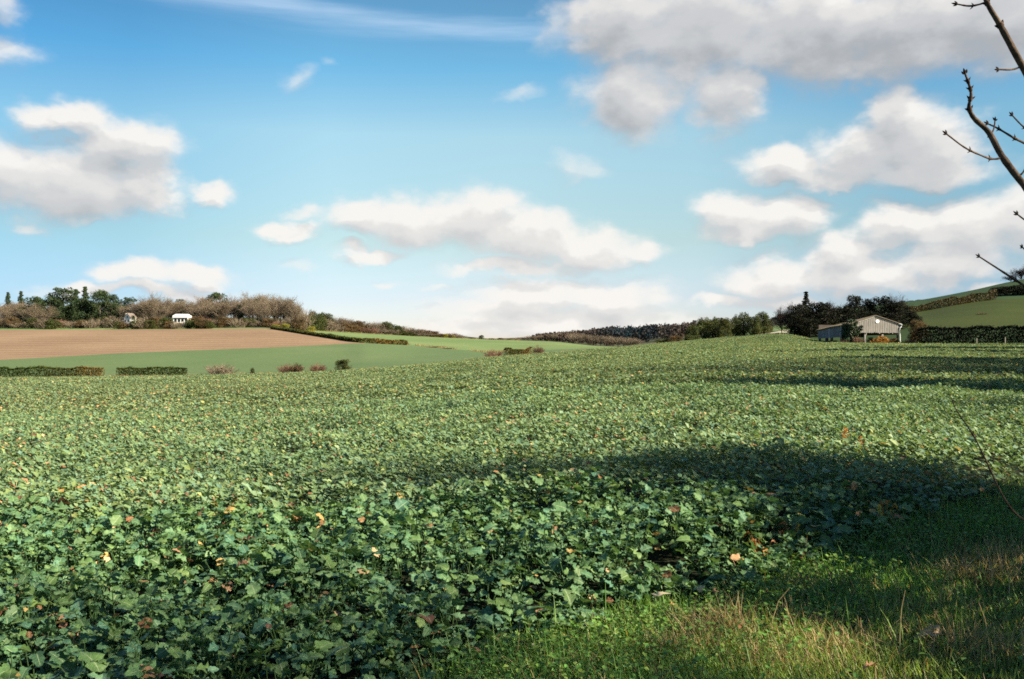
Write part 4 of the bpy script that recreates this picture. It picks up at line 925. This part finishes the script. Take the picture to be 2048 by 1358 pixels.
# ------------------------------------------------------------------ the ash sapling whose twigs reach in from the right
def px(u, v, d): return np.array((at(u, d), d, zrow(v, d)))
ash = empty('ash_sapling', (2.75, 2.6, float(H(2.75, 2.6)))); org = np.array(ash.location)
tag(ash, 'bare ash sapling reaching its budded twigs in from the right edge', 'tree')
m = MB(); m.tube([(0, 0, -.2), (-.03, .02, .3), (-.05, 0, .7), (-.08, .02, 1.0)], [.12, .10, .075, .06], 9, (.9, .9, .9)); m.build('trunk', M['ash'], ash, True)
def smoothline(P, n=5):
    P = np.asarray(P, float); k = len(P); tt = np.linspace(0, k - 1, (k - 1) * n + 1); i = np.clip(tt.astype(int), 0, k - 2); f = (tt - i)[:, None]
    Q = np.concatenate([[2 * P[0] - P[1]], P, [2 * P[-1] - P[-2]]]); a, b, c, d = Q[i], Q[i + 1], Q[i + 2], Q[i + 3]
    return .5 * (2 * b + (c - a) * f + (2 * a - 5 * b + 4 * c - d) * f ** 2 + (3 * b - a - 3 * c + d) * f ** 3)
def twig(name, P, r0, r1, parent, buds=(), tip=True):
    P = smoothline(P); rr = np.linspace(r0 * .66, r1 * .7, len(P)); k = rs(int(abs(P[0][0]) * 1e4) % 9999); rr = rr * (1 + .06 * k.randn(len(P)))
    m = MB(); m.tube(P - org, rr, 7)
    T = np.gradient(P, axis=0); T /= np.linalg.norm(T, axis=1)[:, None]
    def bud(q, dr, L, w_): m.tube([q - dr * L * .2, q + dr * L * .15, q + dr * L * .55, q + dr * L], [w_ * .5, w_ * .75, w_ * .6, w_ * .1], 6, (.25, .22, .22))
    for b in buds:
        i = int(b * (len(P) - 1)); q = P[i] - org; n_ = np.cross(T[i], (0, 1.0, 0)); n_ /= np.linalg.norm(n_) + 1e-9
        m.tube([q - T[i] * .006, q + T[i] * .006], rr[i] * 1.3, 7, (.8, .75, .7))
        for s_ in (-1, 1): dr = T[i] * .8 + n_ * s_ * .8; bud(q + n_ * s_ * rr[i] * .9, dr / np.linalg.norm(dr), .011, max(rr[i] * .75, .0022))
    if tip:
        bud(P[-1] - org, T[-1], .014, max(r1 * 1.35, .003))
        n_ = np.cross(T[-1], (0, 1.0, 0)); n_ /= np.linalg.norm(n_) + 1e-9
        for s_ in (-1, 1): dr = T[-1] * .9 + n_ * s_ * .5; bud(P[-1] - org + n_ * s_ * r1, dr / np.linalg.norm(dr), .009, max(r1, .0024))
    return m.build(name, M['ash'], parent, True)
root_ = org + (-.08, .02, 1.0)
b1 = twig('branch', [root_, (2.3, 2.62, 1.55), (1.85, 2.58, 1.8), px(2125, 268, 2.54), px(2048, 138, 2.5), px(2000, 50, 2.47), px(1974, 6, 2.46), px(1950, -50, 2.45)], .028, .0048, ash, (.72, .86), False)
twig('twig', [px(1972, 4, 2.46), px(1958, 9, 2.47), px(1938, 12, 2.49), px(1913, 8, 2.5)], .0042, .0030, b1, (.55,))
twig('twig', [px(2062, 122, 2.5), px(2046, 131, 2.5), px(2025, 139, 2.49), px(1996, 139, 2.47)], .0050, .0032, b1, ())
b2 = twig('branch', [root_, (2.35, 2.56, 1.4), (1.9, 2.52, 1.72), px(2118, 452, 2.5), px(2048, 370, 2.5), px(2004, 312, 2.5), px(1978, 265, 2.5), px(1948, 236, 2.49), px(1938, 214, 2.48), px(1942, 185, 2.47), px(1930, 146, 2.46)], .022, .0040, ash, (.795, .86, .935, .965))
twig('twig', [px(2006, 315, 2.5), px(1985, 318, 2.49), px(1958, 309, 2.46), px(1928, 294, 2.44), px(1892, 267, 2.42)], .0046, .0029, b2, (.33, .66))
twig('twig', [px(1976, 274, 2.5), px(1986, 262, 2.52), px(1989, 250, 2.54), px(1990, 240, 2.55)], .0036, .0028, b2, ())
b4 = twig('branch', [(1.9, 2.6, 1.95), px(2110, 332, 2.62), px(2062, 294, 2.6), px(2030, 277, 2.58), px(1998, 258, 2.56), px(1975, 247, 2.55)], .007, .003, ash, (.6, .82))
twig('twig', [px(2075, 285, 2.65), px(2056, 262, 2.65), px(2040, 247, 2.64), px(2024, 230, 2.63)], .0042, .0029, b4, (.5,))
twig('twig', [px(2036, 354, 2.5), px(2046, 345, 2.5), px(2054, 330, 2.5), px(2060, 315, 2.5)], .004, .003, b2, ())
b3 = twig('branch', [root_, (2.3, 2.66, 1.45), px(2160, 650, 2.7), px(2090, 598, 2.68), px(2040, 566, 2.66), px(2000, 540, 2.64), px(1958, 513, 2.62)], .012, .0026, ash, (.72,))
twig('twig', [px(2075, 585, 2.68), px(2060, 520, 2.65), px(2050, 500, 2.64), px(2044, 494, 2.63)], .0035, .0026, b3, ())
twig('twig', [px(2110, 500, 2.62), px(2072, 452, 2.6), px(2050, 440, 2.6), px(2034, 428, 2.6)], .0042, .003, b2, ())
org0 = org; org = np.array((2.6, 3.2, float(H(2.6, 3.2)))); br = empty('bramble_stem', tuple(org)); tag(br, 'long thin bare stem leaning in over the crop at the right', 'stem')
twig('stem', [org + (0, 0, -.05), org + (-.25, -.03, .35), px(2140, 1078, 3.1), px(2048, 1040, 3.05), px(2008, 996, 3.03), px(1975, 927, 3.0), px(1945, 868, 2.97), px(1914, 822, 2.95), px(1902, 795, 2.94)], .0075, .0022, br, (.45, .6, .75), False)
twig('side_shoot', [px(1988, 955, 3.01), px(1980, 938, 3.02), px(1968, 926, 3.03)], .0016, .001, br, (), False)
org = org0

# ------------------------------------------------------------------ trees of the right-hand hedgerow, out of frame, whose shadows cross the crop
def stand(name, key, x, y, h, wid, de, rz=0.0):
    o = empty(name, (x, y, float(H(x, y))), rz); s = h / 10; base = 7.5 if key[:4] == 'bare' else 7.6
    o.scale = (wid / base, wid / base, s)
    for nm, me in PROTO[key]: c = bpy.data.objects.new(nm, me); C.objects.link(c); c.parent = o
    return tag(o, de, 'tree', 'hedgerow trees to the right of the gateway')
for q in [('bare_tree', 'baredark1', 10.4, 6.0, 8.8, 3.0, 'slender leafless tree in the hedgerow, second from the gateway'),
          ('bare_tree', 'baredark0', 12.2, 5.5, 9.2, 2.8, 'slender leafless tree in the hedgerow, third from the gateway'),
          ('evergreen_tree', 'dark1', 6.4, 5.6, 2.8, 2.7, 'low dark evergreen bush beside the verge'),
          ('evergreen_tree', 'dark0', 5.0, 4.2, 2.3, 2.0, 'chest-high dark evergreen bush crowding the verge'),
          ('evergreen_tree', 'dark2', 4.5, 2.7, 1.9, 1.8, 'knee-high dark evergreen bush nearest the gateway'),
          ('bare_tree', 'baredark1', 17.5, 15.2, 6.8, 3.8, 'small leafless tree in the hedgerow by the near crop'),
          ('evergreen_tree', 'dark2', 27, 20, 14, 8, 'dark evergreen, nearest of the big hedgerow trees'),
          ('bare_tree', 'baredark1', 37, 27, 22, 12, 'tall leafless tree, second of the big hedgerow trees'),
          ('bare_tree', 'baredark0', 47, 35, 25, 15, 'tall leafless tree, third of the big hedgerow trees'),
          ('evergreen_tree', 'dark0', 58, 43, 24, 14, 'tall dark evergreen, fourth of the big hedgerow trees'),
          ('evergreen_tree', 'dark2', 72, 54, 24, 15, 'tall dark evergreen, farthest of the big hedgerow trees'),
          ('evergreen_tree', 'dark1', 92, 70, 25, 17, 'tall dark evergreen in the hedgerow towards the barn'),
          ('evergreen_tree', 'dark0', 67, 80, 24, 17, 'broad dark evergreen halfway along the far hedgerow'),
          ('evergreen_tree', 'dark2', 86, 104, 25, 18, 'broad dark evergreen in the far hedgerow before the last'),
          ('bare_tree', 'baredark1', 107, 134, 26, 20, 'tall leafless tree in the hedgerow nearest the barn'),
          ('bare_tree', 'baredark0', 82, 62, 25, 17, 'tall leafless tree between two hedgerow evergreens'),
          ('evergreen_tree', 'dark2', 8.4, 7.1, 3.0, 3.2, 'broad dark evergreen bush at the crop end of the verge'),
          ('bare_tree', 'bare2', 11.5, -2.6, 11, 5.6, 'leafless tree behind the gateway')]: stand(*q)  # last tree added out of view to shade the lower left crop
# ------------------------------------------------------------------ the grass verge in the right foreground
def blades(P, h, w_, r, lean=.5, seg=3, bend=.6):
    """curved tapering blades from root points P"""
    n = len(P); a = r.rand(n) * 6.28; ln = np.abs(r.randn(n)) * lean; d = np.stack([np.cos(a) * ln, np.sin(a) * ln, np.ones(n)], -1); d /= np.linalg.norm(d, axis=1)[:, None]
    sd = np.stack([-np.sin(a + .4 * r.randn(n)), np.cos(a + .4 * r.randn(n)), np.zeros(n)], -1); bd = np.stack([np.cos(a), np.sin(a), -np.ones(n) * .6], -1) * (bend * r.rand(n))[:, None]
    V = []
    for i in range(seg + 1):
        q = i / seg; c = P + (d * q + bd * q * q * .7) * h[:, None]; k = w_[:, None] * (1 - q ** 1.5) * .5 + .0003
        V += [c - sd * k, c + sd * k]
    V = np.stack(V, 1).reshape(-1, 3); b = np.arange(n)[:, None, None] * (2 * seg + 2); s = np.arange(seg)[None, :, None] * 2
    return V, (b + s + np.array([0, 1, 3, 2])[None, None]).reshape(-1, 4)
def verge_pts(n, seed, ylo=1.6, yhi=13, crop_gap=-.25):
    r = rs(seed); y = ylo * (yhi / ylo) ** r.rand(n); x = (-.15 + .95 * r.rand(n)) * y + (r.rand(n) - .3) * 1.2
    yb = np.interp(x, EX, EY_) + .28 * fnoise(x, y, 3, 2, 1.1); k = (y < yb - crop_gap * r.rand(n)) & (x < .8 * y + 1.5)
    return x[k], y[k], r
x, y, r = verge_pts(210000, 31)
lush = .5 + .5 * fnoise(x, y, 33, 3, .9); n = len(x)
h = (.035 + .07 * lush + .05 * r.rand(n)) * (1 + 1.2 * (r.rand(n) < .035)); P = np.stack([x, y, H(x, y) - .01], -1)
keep = r.rand(n) < .35 + .65 * lush; P, h, x, y, lush = P[keep], h[keep], x[keep], y[keep], lush[keep]; n = len(P)
v, f = blades(P, h, .0035 + .004 * r.rand(n), r, .55)
b = .65 + .7 * r.rand(n); yel = np.clip(fnoise(x, y, 35, 3, .7) * .8 + .25 * r.rand(n), 0, 1); c = np.stack([b * (.9 + .8 * yel), b * (1.0 + .15 * yel), b * (1 + .3 * yel)], -1)
dead = r.rand(n) < .025; c[dead] = np.array((4.2, 1.45, 2.6)) * b[dead][:, None]
tag(mk('verge_grass', v, f, M['grass'], col=np.repeat(c, 8, 0)), 'rough green grass of the verge in the right foreground', 'grass', kind='stuff')
# dead tussocks and straw lying through the grass
C_ = [(1450, 1275, .12, 430), (1375, 1305, .10, 300), (1240, 1335, .2, 220), (1585, 1200, .2, 110), (1655, 1190, .2, 110), (1950, 1170, .18, 420), (2020, 1140, .18, 420), (1985, 1320, .16, 380), (1700, 1335, .22, 260), (1655, 1310, .10, 300), (1590, 1265, .09, 180), (1330, 1300, .2, 200), (1540, 1340, .11, 260), (1800, 1250, .2, 160), (1900, 1225, .2, 160), (1150, 1350, .2, 140), (1560, 1250, .22, 110), (1080, 1330, .25, 90), (2060, 1260, .3, 260), (1760, 1290, .25, 220)]
PP, HH = [], []
for u, v, sp, k in C_:
    d = 1.55 * F / (v - HV); qx, qy = at(u, d) + r.randn(k) * sp, d + r.randn(k) * sp * .7
    PP.append(np.stack([qx, qy, H(qx, qy) - .01], -1)); HH.append((.06 + .18 * r.rand(k)) * (1.15 if k > 300 else .8))
xs_, ys_, r = verge_pts(1500, 37); PP.append(np.stack([xs_, ys_, H(xs_, ys_)], -1)); HH.append(.05 + .14 * r.rand(len(xs_)))
P = np.concatenate(PP); h = np.concatenate(HH); n = len(P); qk = r.rand(n) < .9; P, h = P[qk], h[qk]; n = len(P)
v, f = blades(P, h, .0028 + .003 * r.rand(n), r, .6, 3, .9); b = .45 + .75 * r.rand(n); hu = r.rand(n)
tag(mk('dead_grass', v, f, M['straw'], col=np.repeat(np.stack([b, b * (.88 + .14 * hu), b * (.72 + .4 * hu)], -1), 8, 0)), 'tan tussocks of dead grass lying in the verge', 'dead grass', kind='stuff')
# small-leaved weeds between the crop and the grass
x, y, r = verge_pts(120000, 41, crop_gap=.25); yb = np.interp(x, EX, EY_); dist = (yb - y)
k = (r.rand(len(x)) < np.clip(1.15 - dist / 1.5, 0.06, 1) * (.4 + .6 * (fnoise(x, y, 43, 3, 1.3) > -.2))) ; x, y = x[k], y[k]; n = len(x)
hh = .02 + .13 * r.rand(n) * (.5 + .5 * (fnoise(x, y, 44, 2, 1.5) + 1) / 2)
lp = leaf_proto(2, 2, 77, .3, .05, .3, False)
v, f = scatter(lp[:2], np.stack([x, y, H(x, y) + hh], -1), rotmats(r.rand(n) * 6.28, (r.rand(n) - .25) * 1.1, (r.rand(n) - .5) * 1.2), .016 + .022 * r.rand(n)); b = .6 + .8 * r.rand(n)
c = np.stack([b * (.8 + .6 * r.rand(n)), b, b * .9], -1)
tag(mk('verge_weeds', v, f, M['weed'], col=np.repeat(c, len(lp[0]), 0)), 'low small-leaved weeds between the crop and the grass', 'weeds', kind='stuff')
# dead stalks, withered plants and pale leaves one can pick out
def gpx(u, v, lift=0.0):
    d = (EYE - lift) * F / (v - HV)
    for _ in range(4): d = (EYE - lift - float(H(at(u, d), d))) * F / (v - HV)
    return np.array((at(u, d), d, float(H(at(u, d), d)) + lift))
M['dead'] = leafmat('dead_leaf', (.45, .33, .22), .2, .8, .1, noise_scale=8)
M['withered'] = leafmat('withered_rape_leaf', (.42, .20, .045), .3, .6, .2, noise_scale=6)
def one_leaf(name, p, L, ml, seed, de, cat, curl=.9, col=(1, 1, 1), pitch=.5):
    V, Q, U = leaf_proto(9, 6, seed, curl, .14, 1.1, False); r = rs(seed)
    V, Q = scatter((V, Q), np.zeros((1, 3)), rotmats(np.array([r.rand() * 6.28]), np.array([pitch]), np.array([r.randn() * .6])), np.array([L]))
    c0 = V.mean(0) * (1, 1, 0); o = mk(name, V - c0 + (0, 0, -min(0, V[:, 2].min()) + .02), Q, ml, col=np.tile(col, (len(V), 1)), smooth=True); o.location = p
    return tag(o, de, cat)
one_leaf('dead_leaf', gpx(1862, 1285, .02), .085, M['dead'], 3, 'large pale crumpled dead leaf lying in the grass at the right', 'leaf', .9, (1.1, 1.05, 1.0))
one_leaf('dead_leaf', gpx(1320, 1205, .10), .06, M['dead'], 6, 'whitish crumpled leaf standing up at the crop edge', 'leaf', 1.2, (1.5, 1.6, 1.6), 1.2)
one_leaf('dead_leaf', gpx(1345, 1218, .03), .035, M['dead'], 8, 'small pale leaf just right of the whitish crumpled one', 'leaf', .8, (1.3, 1.2, 1.0))
one_leaf('dead_leaf', gpx(1402, 1192, .04), .045, M['dead'], 9, 'pale grey leaf tucked flat in the green verge', 'leaf', .5, (1.2, 1.2, 1.15), .1)
one_leaf('dead_leaf', gpx(1072, 1300, .06), .035, M['dead'], 12, 'small white leaf among the weeds near the bottom centre', 'leaf', .9, (1.5, 1.6, 1.6), .8)
one_leaf('dead_leaf', gpx(1738, 1352, .03), .06, M['dead'], 14, 'pinkish brown dead leaf at the bottom right edge', 'leaf', .8, (.9, .7, .6))
one_leaf('dead_leaf', gpx(1475, 1262, .06), .055, M['dead'], 15, 'dark brown curled leaf beside the largest dead tussock', 'leaf', 1.0, (.35, .22, .18))
one_leaf('dead_leaf', gpx(1240, 1340, .02), .05, M['dead'], 17, 'brown crumpled leaf low in the grass at the bottom', 'leaf', .7, (.5, .36, .3))
one_leaf('dead_leaf', gpx(855, 1345, .03), .04, M['dead'], 19, 'small dark brown leaf at the bottom edge by the crop corner', 'leaf', .7, (.35, .2, .15))
for u, v, sd, de in [(1522, 1112, 50, 'withered yellow-brown rape plant at the crop edge, left of its pair'), (1582, 1088, 60, 'withered yellow-brown rape plant at the crop edge, right of its pair'), (1772, 1042, 70, 'rusty withered rape plant in the shade at the crop edge')]:
    p = gpx(u, v, .05); r = rs(sd); n = 9; o = empty('withered_plant', p); tag(o, de, 'plant', 'withered plants at the crop edge')
    Lv = leaf_proto(8, 5, sd, .9, .12, .6); yw = r.rand(n) * 6.28; q = .03 + .05 * r.rand(n); Pz = np.stack([np.cos(yw) * q, np.sin(yw) * q, .03 + .13 * r.rand(n)], -1)
    V, Q = scatter(Lv[:2], Pz, rotmats(yw, (r.rand(n) - .65) * 1.6, r.randn(n) * .5), .036 + .034 * r.rand(n)); cc = np.array([(1, 1, 1), (1.1, 1.5, 1.0), (.7, .55, .8), (1.0, 1.0, 2.6)])[r.randint(0, 4, n)]
    mk('leaves', V, Q, M['withered'], o, col=np.repeat(cc, len(Lv[0]), 0), smooth=True)
    Sg = np.concatenate([np.zeros((n, 3)) + (0, 0, -.06), Pz, np.full((n, 1), .005), np.full((n, 1), .003)], 1); V, Q = segs_tubes(Sg, 5); mk('stalks', V, Q, M['withered'], o, col=np.full((len(V), 3), .8))
for (u, v, hpx, de, lean) in [(1697, 905, 50, 'orange dead seed stalk sticking up from the crop, taller of the two', -.06), (1717, 915, 44, 'orange dead seed stalk sticking up from the crop, shorter and forked', .05)]:
    p = gpx(u, v, .18); h = hpx / F * p[1] ; r = rs(u); m = MB(); o = empty('seed_stalk', p - (0, 0, .2)); tag(o, de, 'stalk', 'orange seed stalks in the crop')
    for k in range(2): m.tube([(.02 * k, 0, 0), (.02 * k + lean * .3, .01, h * .5), (lean * (.6 + .5 * k) , .02, h + .2 - .05 * k)], [.008, .007, .004], 6, (.8, .7, .7))
    m.build('stem', M['withered'], o); n = 160; q = .3 + .7 * r.rand(n); k_ = r.randint(0, 2, n); P = np.stack([.02 * k_ * (1 - q) + lean * (.6 + .5 * k_) * q ** 1.5 + .014 * r.randn(n), .02 * q + .014 * r.randn(n), (h + .2 - .05 * k_) * q], -1)
    V, Q = scatter(RHOMB, P, rotmats(r.rand(n) * 6.28, r.rand(n) * 1.4, r.rand(n) * 6), .016 + .014 * r.rand(n)); mk('seeds', V, Q, M['withered'], o, col=np.repeat(.7 + .7 * r.rand(n), 4)[:, None] * np.array((1.1, .9, 1.0)))
for u, v, hpx, lean, de in [(1580, 1262, 75, -.03, 'thin pale dry stem upright left of the shaded grass'), (1640, 1165, 60, -.06, 'thin tan stem leaning left above the green verge'), (1800, 1330, 150, .02, 'tall thin dead stem standing in the right-hand grass'), (1880, 1230, 90, .05, 'tan grass stem leaning right in the shade'), (1985, 1345, 140, -.05, 'pale broken stem leaning left near the right edge'), (1540, 1285, 110, .08, 'bent tan stem behind the dead tussock'), (1318, 1330, 60, .03, 'short tan stem rising left of the dead tussock'), (1935, 1200, 80, -.08, 'tan stem leaning left in the dark grass')]:
    p = gpx(u, v); h = hpx / F * p[1]; m = MB(); m.tube([(0, 0, -.03), (lean * .2, .01, h * .4), (lean * .6, .01, h * .75), (lean * 1.3, .0, h)], [.0028, .0026, .002, .0012], 5); o = m.build('dry_stem', M['straw']); o.location = p; tag(o, de, 'stem', 'dry stems in the verge')

# ragged pale grass left standing along the field margins
r = rs(91); PP = []
for i_, u0, u1, n_, sp in [(0, -150, 760, 5200, 1.4), (0, 930, 1320, 3000, 1.6), (2, 830, 1040, 2600, 2.0), (3, 560, 1040, 3400, 2.0)]:
    u = u0 + (u1 - u0) * r.rand(n_); d = edge_d(i_, u) + r.randn(n_) * sp * .5 + .5; k = fnoise(u, u * 0, 92 + i_, 3, .03) > -.25 - .4 * r.rand(n_)
    X = at(u, d)[k]; PP.append(np.stack([X, d[k], H(X, d[k])], -1))
P = np.concatenate(PP); n = len(P); v, f = blades(P, .35 + .55 * r.rand(n), np.full(n, .06), r, .5, 2, .7); b = .45 + .45 * r.rand(n)
tag(mk('margin_grass', v, f, M['straw'], col=np.repeat(np.stack([b, b * (.9 + .3 * r.rand(n)), b], -1), 6, 0)), 'pale rough grass along the edges of the distant fields', 'grass', kind='stuff')
